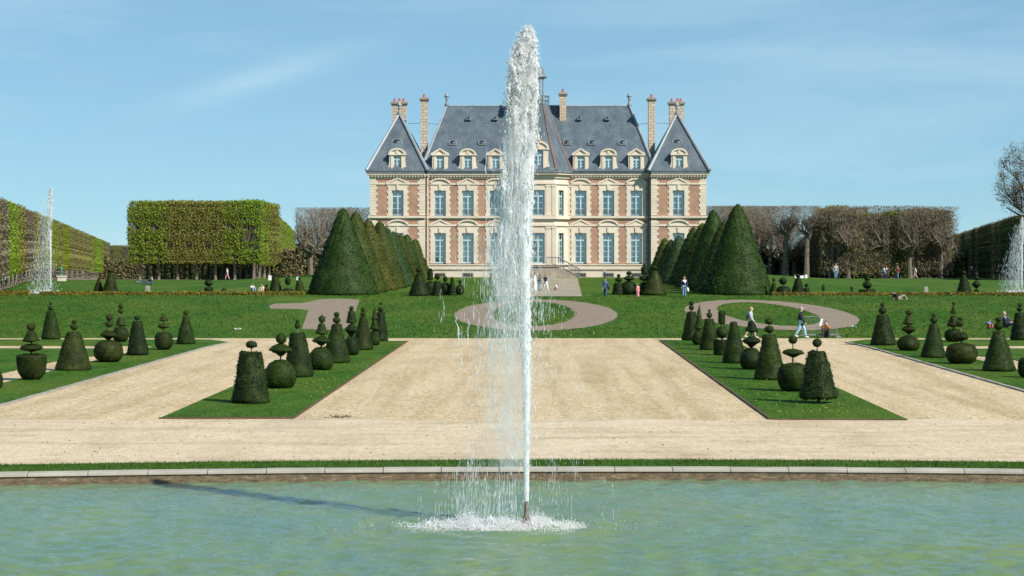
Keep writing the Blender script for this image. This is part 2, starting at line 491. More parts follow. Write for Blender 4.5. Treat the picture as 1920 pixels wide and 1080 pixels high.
gravel_mat('gravel', [(0.0, (0.30, 0.21, 0.10)), (0.22, (0.475, 0.365, 0.222)), (0.75, (0.55, 0.44, 0.285)), (1.0, (0.66, 0.555, 0.40))], 15.0,
           ((0.86, 0.84, 0.79), (1.06, 1.06, 1.07)), 0.55, (1.1, 0.045, 1))
gravel_mat('packed_sand', [(0.0, (0.40, 0.31, 0.19)), (0.2, (0.535, 0.432, 0.30)), (0.8, (0.585, 0.48, 0.342)), (1.0, (0.65, 0.56, 0.42))], 24.0,
           ((0.86, 0.85, 0.85), (1.04, 1.04, 1.07)), 0.3, (0.22, 0.75, 1))

# pond water: milky green body under a rippled, sky-reflecting surface
m, nt, b = nodes_of('pond_water')
w = coords(nt, (1, 1, 1), 'World')
g1 = noise(nt, coords(nt, (0.5, 0.22, 1), 'World'), 1.0, 4, 0.6)
c = ramp(nt, g1, [(0.28, (0.098, 0.175, 0.105)), (0.74, (0.15, 0.208, 0.068))])
nt.links.new(c, b.inputs['Base Color'])
b.inputs['Roughness'].default_value = 0.03
b.inputs['IOR'].default_value = 1.34
n1 = noise(nt, coords(nt, (2.4, 6.5, 1), 'World'), 1.0, 4, 0.6, 0.6)
n2 = noise(nt, coords(nt, (6.5, 15.0, 1), 'World'), 1.0, 3, 0.6, 0.4)
mm = nt.nodes.new('ShaderNodeMath'); mm.operation = 'MULTIPLY_ADD'; mm.inputs[1].default_value = 0.35; nt.links.new(n2, mm.inputs[0]); nt.links.new(n1, mm.inputs[2])
bump(nt, b, mm.outputs[0], 0.8, 0.03)

# white water
def white_water(name, alpha, tint):
    m, nt, b = nodes_of(name)
    out = nt.nodes['Material Output']
    d = nt.nodes.new('ShaderNodeBsdfDiffuse'); d.inputs[0].default_value = (*tint, 1)
    t = nt.nodes.new('ShaderNodeBsdfTranslucent'); t.inputs[0].default_value = (*tint, 1)
    gl = nt.nodes.new('ShaderNodeBsdfGlossy'); gl.inputs['Roughness'].default_value = 0.15
    tr = nt.nodes.new('ShaderNodeBsdfTransparent')
    a = nt.nodes.new('ShaderNodeMixShader'); a.inputs[0].default_value = 0.36
    c = nt.nodes.new('ShaderNodeMixShader'); c.inputs[0].default_value = 0.05
    e = nt.nodes.new('ShaderNodeMixShader'); e.inputs[0].default_value = alpha
    L = nt.links
    L.new(d.outputs[0], a.inputs[1]); L.new(t.outputs[0], a.inputs[2])
    L.new(a.outputs[0], c.inputs[1]); L.new(gl.outputs[0], c.inputs[2])
    L.new(tr.outputs[0], e.inputs[1]); L.new(c.outputs[0], e.inputs[2]); L.new(e.outputs[0], out.inputs['Surface'])
white_water('foam', 0.58, (0.99, 0.99, 0.99))
white_water('spray', 0.42, (0.9, 0.96, 0.97))
white_water('jet_water', 0.86, (0.94, 0.975, 0.98))
white_water('wisp', 0.55, (0.95, 0.97, 0.975))
white_water('mist', 0.3, (0.9, 0.94, 0.95))

# drifting spray: a pale volume, torn by noise, thinning with depth below the crest
def spray_volume(name, T, dens, x_stretch):
    m, nt, b = nodes_of(name)
    out = nt.nodes['Material Output']
    for l in list(out.inputs['Surface'].links): nt.links.remove(l)
    pv = nt.nodes.new('ShaderNodeVolumePrincipled')
    pv.inputs['Color'].default_value = (0.985, 0.99, 0.99, 1)
    pv.inputs['Anisotropy'].default_value = 0.1
    tc = nt.nodes.new('ShaderNodeTexCoord')
    mp = nt.nodes.new('ShaderNodeMapping'); mp.inputs['Scale'].default_value = (x_stretch, x_stretch, x_stretch * .26)
    nt.links.new(tc.outputs['Object'], mp.inputs['Vector'])
    n = noise(nt, mp.outputs['Vector'], 1.0, 5, 0.62, 0.8)
    sp = nt.nodes.new('ShaderNodeSeparateXYZ'); nt.links.new(tc.outputs['Object'], sp.inputs[0])
    f = nt.nodes.new('ShaderNodeFloatCurve')
    mr = nt.nodes.new('ShaderNodeMapRange'); mr.inputs['From Min'].default_value = 0; mr.inputs['From Max'].default_value = T
    nt.links.new(sp.outputs[2], mr.inputs['Value'])
    cu = f.mapping.curves[0]
    pts = [(0, .02), (.3, .03), (.5, .025), (.65, .08), (.75, .28), (.88, .95), (1, 1)]
    cu.points[0].location = pts[0]; cu.points[1].location = pts[-1]
    for p in pts[1:-1]: cu.points.new(*p)
    f.mapping.update()
    nt.links.new(mr.outputs[0], f.inputs['Value'])
    th = nt.nodes.new('ShaderNodeMapRange'); th.inputs['From Min'].default_value = .42; th.inputs['From Max'].default_value = .62; th.interpolation_type = 'SMOOTHSTEP'
    nt.links.new(n, th.inputs['Value'])
    a = nt.nodes.new('ShaderNodeMath'); a.operation = 'MULTIPLY'; nt.links.new(th.outputs[0], a.inputs[0]); nt.links.new(f.outputs[0], a.inputs[1])
    c = nt.nodes.new('ShaderNodeMath'); c.operation = 'MULTIPLY'; c.inputs[1].default_value = dens; nt.links.new(a.outputs[0], c.inputs[0])
    nt.links.new(c.outputs[0], pv.inputs['Density'])
    nt.links.new(pv.outputs[0], out.inputs['Volume'])
    return m

CLOTH = {}
def cloth(rgb):
    key = 'cloth_%02x%02x%02x' % tuple(int(255 * min(1, c)) for c in rgb)
    if key not in M: simple(key, tuple(c * 0.85 for c in rgb), tuple(min(1, c * 1.1) for c in rgb), 9.0, 0.85)
    return key
# ------------------------------------------------------------------ the setting: ground
POND_R, POND_X, POND_Y = 80.0, 1.7, 44.85 - 80.0
def arc_y(X, extra=0.0):
    return POND_Y + np.sqrt(np.maximum((POND_R + extra) ** 2 - (np.asarray(X, float) - POND_X) ** 2, 0))

xs = np.unique(np.concatenate([np.linspace(-60, 60, 81), np.linspace(-400, 400, 81), np.linspace(-2500, 2500, 41)]))
ys = np.unique(np.concatenate([[-80, -40, 0, 10, 14], np.linspace(16, 60, 23), np.linspace(62, 114, 14), [114.7, 165.0, 168.0, 223.0, 225.0],
                               np.linspace(118, 300, 75), np.linspace(310, 600, 30), np.linspace(650, 3500, 30)]))
XX, YY = np.meshgrid(xs, ys)
ZZ = ground_z(XX, YY)
ZZ[YY < 114.7] -= 0.05
inside = (YY < arc_y(XX) + 2.6) & (YY > 13) & (np.abs(XX) < 70)
ZZ[inside] = -1.6
ZZ[YY <= 13] = np.where(np.abs(XX[YY <= 13]) < 400, 1.2, 1.2)
mb = MB(); ny, nx = XX.shape
idx = np.arange(nx * ny).reshape(ny, nx)
mb.add(np.stack([XX, YY, ZZ], -1).reshape(-1, 3),
       np.stack([idx[:-1, :-1], idx[:-1, 1:], idx[1:, 1:], idx[1:, :-1]], -1).reshape(-1, 4))
struct('lawn', mb, 'lawn', True)

def strip_between(fa, fb, x0, x1, n, z, mat, name):
    X = np.linspace(x0, x1, n)
    a, c = fa(X), fb(X)
    m_ = MB()
    v = np.concatenate([np.stack([X, a, np.full(n, z)], 1), np.stack([X, c, np.full(n, z)], 1)])
    i = np.arange(n - 1)
    m_.add(v, np.stack([i, i + 1, i + 1 + n, i + n], 1))
    return struct(name, m_, mat)

# compacted path along the pond and the raked gravel court behind it
strip_between(lambda X: arc_y(X, 1.95), lambda X: np.full_like(X, 58.4) + 0.25 * np.sin(X * 0.7) + 0.12 * np.sin(X * 2.3), -45, 45, 181, 0.0, 'packed_sand', 'path')
strip_between(lambda X: np.where(np.abs(X) <= 45, 57.2, 40) - 0.0 * X, lambda X: np.full_like(X, 114.72), -90, 90, 181, -0.004, 'gravel', 'gravel_court')
strip_between(lambda X: arc_y(X, 0.42), lambda X: arc_y(X, 2.0) + 0.03 * np.sin(X * 3.1) + 0.02 * np.sin(X * 9), -45, 45, 361, 0.035, 'lawn', 'grass_verge')

# pond kerb: stone blocks in a ring, muddy face below
mb = MB(); mw = MB()
ang = 1.28 / POND_R
for k in range(-28, 29):
    a0 = math.pi / 2 + k * ang + 0.00010; a1 = a0 + ang - 0.00020
    dz = 0.004 * math.sin(k * 2.7)
    pts = []
    for r0, z in ((0.02, -0.05), (0.0, -0.03), (0.01, 0.022 + dz), (0.04, 0.036 + dz), (0.44, 0.04 + dz), (0.44, -0.05)):
        pts.append((r0, z))
    rings = []
    for a in (a0, (a0 + a1) / 2, a1):
        rings.append([(POND_X + (POND_R + r_) * math.cos(a), POND_Y + (POND_R + r_) * math.sin(a), z_) for r_, z_ in pts])
    mb.loft(rings)
struct('pond_kerb', mb, 'kerb_stone')
m, nt, b = nodes_of('mud_wall')
c = ramp(nt, noise(nt, coords(nt, (3, 3, 9), 'World'), 1.6, 6, 0.7, 0.5), [(0.3, (0.04, 0.03, 0.014)), (0.52, (0.11, 0.078, 0.038)), (0.68, (0.22, 0.17, 0.105)), (0.8, (0.42, 0.37, 0.29))])
nt.links.new(c, b.inputs['Base Color']); b.inputs['Roughness'].default_value = 0.7
bump(nt, b, noise(nt, coords(nt, (6, 6, 12), 'World'), 2, 4), 0.8, 0.05)
rings = []
for k in range(0, 361):
    a = math.pi / 2 + (k - 180) * 0.0026
    j = 0.03 * math.sin(k * 1.7) + 0.025 * math.sin(k * 0.61 + 1)
    rings.append([(POND_X + (POND_R + r_) * math.cos(a), POND_Y + (POND_R + r_) * math.sin(a), z_)
                  for r_, z_ in ((0.02, -0.058), (-0.03 + j * 0.5, -0.075), (-0.10 + j, -0.13), (-0.26 + 2 * j, -0.17 + .3 * j), (-0.5 + 3 * j, -0.24), (-0.1, -0.8), (0.2, -0.8))])
mw.loft(rings)
struct('pond_wall', mw, 'mud_wall', True)

# water with real ripples
wx = np.unique(np.concatenate([np.arange(-13.5, 13.5, 0.055), np.linspace(-70, 70, 57)]))
wy = np.unique(np.concatenate([np.arange(27.5, 45.5, 0.05), np.linspace(13.5, 46.5, 20)]))
XX, YY = np.meshgrid(wx, wy)
ZZ = np.zeros_like(XX)
r = np.random.default_rng(5)
for k in range(46):
    lam = 0.20 * (7.0 ** r.random())
    th = r.normal(0.55, 0.75) + math.pi / 2
    kx, ky = math.cos(th) * 6.283 / lam, math.sin(th) * 6.283 / lam
    ZZ += 0.0046 * lam ** 0.85 * np.sin(kx * XX + ky * YY + r.random() * 6.28) * (0.6 + 0.6 * np.sin(XX * r.uniform(0.1, 0.5) + YY * r.uniform(0.1, 0.4) + r.random() * 6))
rr = np.hypot(XX + 0.75, (YY - 37.1) * 1.15)
ZZ += 0.026 * np.sin(rr * 7.5 + 0.6 * np.sin(XX * 3)) * np.exp(-((rr - 1.7) / 1.3) ** 2)
ZZ += 0.014 * np.sin(rr * 4.2) * np.exp(-((rr - 3.2) / 2.2) ** 2)
near = np.clip((36 - YY) / 6, 0, 1)
ZZ *= (1 + 1.3 * near)
mb = MB(); ny, nx = XX.shape
idx = np.arange(nx * ny).reshape(ny, nx)
mb.add(np.stack([XX, YY, ZZ - 0.185], -1).reshape(-1, 3), np.stack([idx[:-1, :-1], idx[:-1, 1:], idx[1:, 1:], idx[1:, :-1]], -1).reshape(-1, 4))
struct('water', mb, 'pond_water', True)

# raised lawn beds of the parterre
def bed(poly, mat='lawn', z0=-0.045, z1=0.03, name='lawn_bed'):
    m_ = MB(); m_.slab(poly, z0, z1); return struct(name, m_, mat)
def edging(pts, w, h, mat, name='bed_edging'):
    m_ = MB()
    for (a, c) in zip(pts[:-1], pts[1:]):
        d = Vector((c[0] - a[0], c[1] - a[1])); L = d.length; d /= L; nrm = Vector((-d.y, d.x)) * w / 2
        n = max(1, int(L / 1.3))
        for i in range(n):
            p = Vector(a) + d * L * i / n; q = Vector(a) + d * (L * (i + 1) / n - 0.012)
            m_.slab([tuple(p + nrm), tuple(q + nrm), tuple(q - nrm), tuple(p - nrm)], -0.04, h + 0.006 * math.sin(i * 2.2 + L))
    return struct(name, m_, mat)
BED_L = [(-10.97, 58.85), (-7.13, 58.85), (-7.13, 110.6), (-10.97, 110.6)]
BED_R = [(6.72, 58.55), (10.63, 58.3), (10.63, 111.3), (6.72, 111.3)]
bed(BED_L); bed(BED_R)
edging([(-11.0, 58.8), (-7.1, 58.8)], 0.06, 0.05, 'edging_brown'); edging([(-7.1, 58.9), (-7.1, 110.6)], 0.05, 0.038, 'edging_brown')
edging([(6.69, 58.6), (6.69, 111.3)], 0.07, 0.05, 'edging_brown'); edging([(6.75, 58.5), (10.6, 58.25)], 0.05, 0.036, 'edging_brown')
for s in (-1, 1):
    o = 17.0
    P = lambda pts: [(s * x, y) for x, y in pts]
    bed(P([(o, 54), (o + 2.75, 54), (o + 2.75, 104.6), (o + 60, 104.6 + 3.6), (o + 60, 112.4), (o + 1.2, 112.4), (o - 0.4, 109.0), (o - 0.2, 105)]))
    bed(P([(o + 4.4, 54), (o + 22, 54), (o + 22, 97), (o + 60, 99), (o + 60, 106.2), (o + 4.4, 101.5)]), z0=-0.046, z1=0.031)
    edging(P([(o - 0.12, 54), (o - 0.12, 103), (o - 0.45, 108.8)]), 0.16, 0.05, 'kerb_grey')
    # scalloped end of the inner lawn
    mbq = MB()
    mbq.slab([(s * (o + 4.3) + 1.1 * math.cos(a), 96 + 2.2 * math.sin(a)) for a in np.linspace(0, 6.1, 20)], -0.03, 0.037)
    struct('lawn_bed', mbq, 'lawn')

# figures drawn in bare soil on the bank: a stroked numeral and two rings
def bankz(y): return float(ground_z(0, y)) + 0.012
def ring(cx, cy, ax, ay, ix, icy, ihx, ihy, n=72):
    m_ = MB(); v = []; f = []
    for k in range(n):
        a = 6.28318 * k / n
        j = 1 + 0.006 * math.sin(k * 2.1) + 0.004 * math.sin(k * 5.3)
        x, y = cx + ax * j * math.cos(a), cy + ay * j * math.sin(a); v.append((x, y, bankz(y)))
        x, y = ix + ihx * j * math.cos(a), icy + ihy * j * math.sin(a); v.append((x, y, bankz(y)))
    for k in range(n):
        a, c = 2 * k, 2 * ((k + 1) % n); f.append((a, c, c + 1, a + 1))
    m_.add(v, f); return struct('soil_bed', m_, 'soil')
ring(-0.15, 140.9, 5.62, 19.6, -0.35, 141.3, 2.86, 15.4)
ring(15.95, 140.9, 5.62, 19.2, 15.85, 141.0, 3.15, 15.0)
poly = [(504, 574), (515, 569.5), (545, 569), (570, 568), (585, 565), (600, 561.5), (630, 560), (655, 560.6), (674, 562.5), (668, 580), (661, 600), (655, 612), (640, 618.5), (600, 618.5), (566, 617), (572, 600), (578, 582), (560, 579.5), (508, 579)]
bm = bmesh.new()
vs_ = []
for p in poly:
    x, y, z = G(*p); vs_.append(bm.verts.new((x, y, bankz(y))))
bm.faces.new(vs_); bmesh.ops.triangulate(bm, faces=bm.faces[:]); bmesh.ops.recalc_face_normals(bm, faces=bm.faces[:])
m_ = MB(); bm.verts.index_update()
m_.add([tuple(v.co) for v in bm.verts], [tuple(v.index for v in f.verts) for f in bm.faces]); bm.free()
struct('soil_bed', m_, 'soil')

# stone walk on the terrace up to the steps
def draped(x0a, x1a, y0, x0b, x1b, y1, off, mat, name, n=14):
    m_ = MB(); v = []; f = []
    for i in range(n + 1):
        t = i / n; y = y0 + (y1 - y0) * t
        for u in range(5):
            xa = x0a + (x0b - x0a) * t; xb = x1a + (x1b - x1a) * t
            x = xa + (xb - xa) * u / 4; v.append((x, y, float(ground_z(x, y)) + off))
    for i in range(n):
        for u in range(4):
            a = i * 5 + u; f.append((a, a + 1, a + 6, a + 5))
    m_.add(v, f); return struct(name, m_, mat)
draped(-3.6, 3.6, 166.2, -4.3, 4.3, 222.6, 0.02, 'stone_path', 'terrace_walk')
for s in (-1, 1):
    draped(*( (s * 25, s * 120) if s > 0 else (-120, -25) ), 284, *((s * 25, s * 120) if s > 0 else (-120, -25)), 291, 0.03, 'stone_path', 'tree_walk', 4)

# grass blades: a fringe beside the pond, tufts over beds and bank
def blades(P, h, w, rng):
    n = len(P)
    a = rng.uniform(0, 6.283, n); dx = np.stack([np.cos(a), np.sin(a), np.zeros(n)], 1)
    hh = h * rng.uniform(0.5, 1.4, n)[:, None]
    lean = rng.normal(0, 0.35, (n, 3)); lean[:, 2] = 0
    v = np.stack([P - dx * w, P + dx * w, P + np.array([0, 0, 1.0]) * hh + lean * hh], 1).reshape(-1, 3)
    return v, np.arange(3 * n).reshape(n, 3)
rg = np.random.default_rng(3)
mb = MB()
n = 30000
X = rg.uniform(-13.5, 13.5, n); t = rg.uniform(0, 1, n)
Y = arc_y(X, 0.42) + t * (1.55 + 0.05 * np.sin(X * 4))
mb.add(*blades(np.stack([X, Y, np.full(n, 0.03)], 1), 0.055, 0.007, rg))
for (x0, x1, y0, y1, dens, hgt) in ((-10.95, -7.15, 58.9, 110, 70, 0.035), (6.74, 10.6, 58.7, 111, 70, 0.035), (-19.7, -17.0, 60, 104, 40, 0.035), (17.0, 19.7, 60, 104, 40, 0.035)):
    n = int((x1 - x0) * (y1 - y0) * dens)
    P = np.stack([rg.uniform(x0, x1, n), rg.uniform(y0, y1, n), np.full(n, 0.028)], 1)
    mb.add(*blades(P, hgt, 0.012, rg))
n = 90000
Y = rg.uniform(115, 176, n); X = rg.uniform(-0.29, 0.26, n) * Y
keep = (np.abs(X) > 4.5) | (Y < 166)
for (cx, ihx, ihy, icy, ax, ay) in ((-0.15, 2.86, 15.4, 141.3, 5.62, 19.6), (15.95, 3.15, 15.0, 141, 5.62, 19.2)):
    inr = ((X - cx) / ax) ** 2 + ((Y - 140.9) / ay) ** 2 < 1
    hole = ((X - cx) / ihx) ** 2 + ((Y - icy) / ihy) ** 2 < 1
    keep &= ~(inr & ~hole)
sl = (X / Y * F + CX); pyy = CY + F * (H - ground_z(X, Y)) / Y
keep &= ~((sl > 500) & (sl < 676) & (pyy > 558) & (pyy < 620) & ((sl > 562) | (pyy < 581)))
P = np.stack([X, Y, ground_z(X, Y)], 1)[keep]
mb.add(*blades(P, 0.065, 0.035, rg))
tag(mb.build('grass', 'grass_blade'), 'short green blades and tufts over the lawns and along the pond edge', 'grass', kind='stuff')
mb = MB()
for (px, py, n, sx, sy) in ((50, 600, 24, 60, 18), (640, 700, 40, 60, 25), (1050, 590, 10, 30, 10), (1430, 725, 50, 60, 35), (230, 720, 20, 60, 15), (1120, 625, 18, 80, 4), (1560, 770, 12, 40, 6), (1745, 620, 10, 60, 8), (600, 730, 12, 30, 10)):
    for k in range(n):
        x, y, z = G(px + rg.normal(0, sx), min(775, py + rg.normal(0, sy)))
        onbed = (-10.9 < x < -7.2) or (6.8 < x < 10.5) or y > 116 or abs(x) > 17.1
        if onbed and y > 60 and not (19.6 < abs(x) < 21.5 and y < 115):
            mb.add([(x - 0.016, y, z + 0.06), (x, y - 0.016, z + 0.06), (x + 0.016, y, z + 0.06), (x, y + 0.016, z + 0.06), (x, y, z + 0.075), (x, y, z + 0.045)],
                   [(0, 1, 4), (1, 2, 4), (2, 3, 4), (3, 0, 4), (1, 0, 5), (2, 1, 5), (3, 2, 5), (0, 3, 5)])
tag(mb.build('dandelions', 'dandelion'), 'yellow dandelion heads dotted over the lawns', 'flowers', kind='stuff')
mb = MB()
for k in range(46):
    x, y, z = G(637 + rg.normal(0, 11), 783 + rg.normal(0, 1.2)); a = rg.uniform(0, 6.28); l = rg.uniform(0.04, 0.16)
    mb.tube([(x, y, 0.012), (x + l * math.cos(a), y + l * math.sin(a), 0.02 + 0.05 * rg.random())], 0.007, 4)
for k in range(120):
    x, y, z = G(rg.uniform(0, 1920), rg.uniform(790, 858)); a = rg.uniform(0, 6.28); l = rg.uniform(0.01, 0.05)
    mb.tube([(x, y, 0.008), (x + l * math.cos(a), y + l * math.sin(a), 0.012)], 0.008, 4)
tag(mb.build('debris', 'bark_dark'), 'scattered twigs and crumbs of bark lying on the gravel', 'debris', kind='stuff')
# ------------------------------------------------------------------ the chateau
SC = 17.04
CH_Z = 2.16
zl = lambda py: (520 - py) / SC
def zd(py, d): return H + (CY - py) * (223 + d) / F - CH_Z      # height of something d metres behind the front
def xd(px, d): return (px - CX) * (223 + d) / F
chateau = thing('chateau', 'brick and stone chateau with steep slate roofs, two end pavilions and a central lantern', 'chateau', (0, 223, CH_Z))
YM, YP = 0.8, 0.0       # fronts of the main body and of the pavilions
CXW = [4.70, 7.76, 10.83]

def wall_front(mb, x0, x1, z0, z1, y, holes):
    """front sheet with openings (hx0,hx1,hz0,hz1)"""
    gx = sorted({x0, x1, *[h[0] for h in holes], *[h[1] for h in holes]})
    gz = sorted({z0, z1, *[h[2] for h in holes], *[h[3] for h in holes]})
    for i in range(len(gx) - 1):
        for j in range(len(gz) - 1):
            mx, mz = (gx[i] + gx[i + 1]) / 2, (gz[j] + gz[j + 1]) / 2
            if any(h[0] < mx < h[1] and h[2] < mz < h[3] for h in holes): continue
            mb.add([(gx[i], y, gz[j]), (gx[i + 1], y, gz[j]), (gx[i + 1], y, gz[j + 1]), (gx[i], y, gz[j + 1])], [(0, 1, 2, 3)])

GF = (zl(494), zl(437)); FF = (zl(404.5), zl(357))
HW = 0.64
mb = MB()
holes = [(s * x - HW - .1, s * x + HW + .1, a - .05, c + .1) for s in (-1, 1) for x in CXW for a, c in (GF, FF)]
wall_front(mb, -12.4, 12.4, 0, 11.2, YM, holes)
mb.add([(-12.4, YM, 0), (-12.4, 14, 0), (12.4, 14, 0), (12.4, YM, 0), (-12.4, YM, 11.2), (-12.4, 14, 11.2), (12.4, 14, 11.2), (12.4, YM, 11.2)], [(0, 1, 5, 4), (1, 2, 6, 5), (2, 3, 7, 6)])
mb.build('wall', 'brick', chateau)
PX0, PX1 = 12.42, 18.45; PC = 15.45
for s in (-1, 1):
    mb = MB()
    a, c = (PX0, PX1) if s > 0 else (-PX1, -PX0)
    holes = [(s * PC - HW - .1, s * PC + HW + .1, z0 - .05, z1 + .1) for z0, z1 in (GF, FF)]
    wall_front(mb, a, c, 0, 11.2, YP, holes)
    for x in (a, c): mb.add([(x, YP, 0), (x, 10, 0), (x, 10, 11.2), (x, YP, 11.2)], [(0, 1, 2, 3)])
    mb.add([(a, 10, 0), (c, 10, 0), (c, 10, 11.2), (a, 10, 11.2)], [(3, 2, 1, 0)])
    mb.build('wall', 'brick', chateau)

# plinth, bands, string course, cornice with dentils: one run per front
def band(name, mat, layers):
    """layers of (z0, z1, out)"""
    for s in (-1, 1):
        mb = MB()
        for z0, z1, out in layers:
            lo, hi = sorted((s * 3.3, s * 12.38)); mb.box(lo, hi, YM - out, YM + 0.1, z0, z1)
        mb.build(name, mat, chateau)
        mb = MB()
        a, c = (PX0, PX1) if s > 0 else (-PX1, -PX0)
        for z0, z1, out in layers:
            mb.slab([(a - (out if s < 0 else 0), YP - out), (c + (out if s > 0 else 0), YP - out), (c + (out if s > 0 else 0), 10 if s > 0 else YP + .1), (c - (.1 if s > 0 else 0), 10 if s > 0 else YP + .1), (c - .1, YP + .1), (a + .1, YP + .1), (a + (.1 if s < 0 else 0), 10 if s < 0 else YP + .1), (a - (out if s < 0 else 0), 10 if s < 0 else YP + .1)], z0, z1)
        mb.build(name, mat, chateau)
band('plinth', 'stone', [(0, zl(507), .16)])
band('plinth_moulding', 'stone_dark', [(zl(507), zl(504.5), .24)])
band('sill_band', 'stone', [(zl(504.5), zl(497.5), .13), (zl(497.5), zl(495.5), .22)])
band('band', 'stone', [(zl(424), zl(420.5), .085)])
band('band', 'stone', [(zl(346), zl(343), .085)])
band('string_course', 'stone', [(zl(411), zl(408.6), .10), (zl(408.6), zl(405), .24)])
band('cornice', 'stone', [(zl(334.5), zl(332), .10), (zl(332), zl(328), .16), (zl(328), zl(324.6), .36)])
band('gutter', 'lead', [(zl(324.6), zl(321), .44)])
mb = MB()
for s in (-1, 1):
    for x in np.arange(3.5, 12.2, 0.34): mb.box(s * x - .09, s * x + .09, YM - .29, YM - .155, zl(331.2), zl(328.1))
    for x in np.arange(PX0 + .02, PX1 + .3, 0.34): mb.box(s * x - .09, s * x + .09, YP - .29, YP - .155, zl(331.2), zl(328.1))
tag(mb.build('dentils', 'stone', chateau), kind='stuff')

# quoins
for s in (-1, 1):
    cols = [MB(), MB(), MB()]
    z = zl(495); k = 0
    while z < zl(336):
        h = 0.315
        if not zl(413) < z + h / 2 < zl(403):
            w1 = 0.62 if k % 2 else 0.78
            x = s * PX1
            cols[0].box(min(x + s * .05, x - s * w1), max(x + s * .05, x - s * w1), YP - .05, YP + (w1 if k % 2 else .6), z + .012, z + h - .012)
            w2 = 0.66 if k % 2 else 0.86
            x = s * PX0
            cols[1].box(min(x, x + s * w2), max(x, x + s * w2), YP - .05, YP + .3, z + .012, z + h - .012)
            w3 = 0.30 if k % 2 else 0.2
            x = s * 12.4
            cols[2].box(min(x, x - s * w3), max(x, x - s * w3), YM - .045, YM + .1, z + .012, z + h - .012)
        z += h; k += 1
    for c, (xa, xb, y) in zip(cols, ((PX1 - .62, PX1 + .03, YP), (PX0 + .01, PX0 + .66, YP), (12.4 - .2, 12.38, YM))):
        a, b_ = sorted((s * xa, s * xb)); c.box(a, b_, y - .03, y + .2, zl(495) + .01, zl(413)); c.box(a, b_, y - .03, y + .2, zl(404), zl(337))
        c.build('quoins', 'stone', chateau)

def seg_arc(w, h, n=10):
    return [(w * math.cos(a), h * math.sin(a)) for a in np.linspace(0, math.pi, n)]

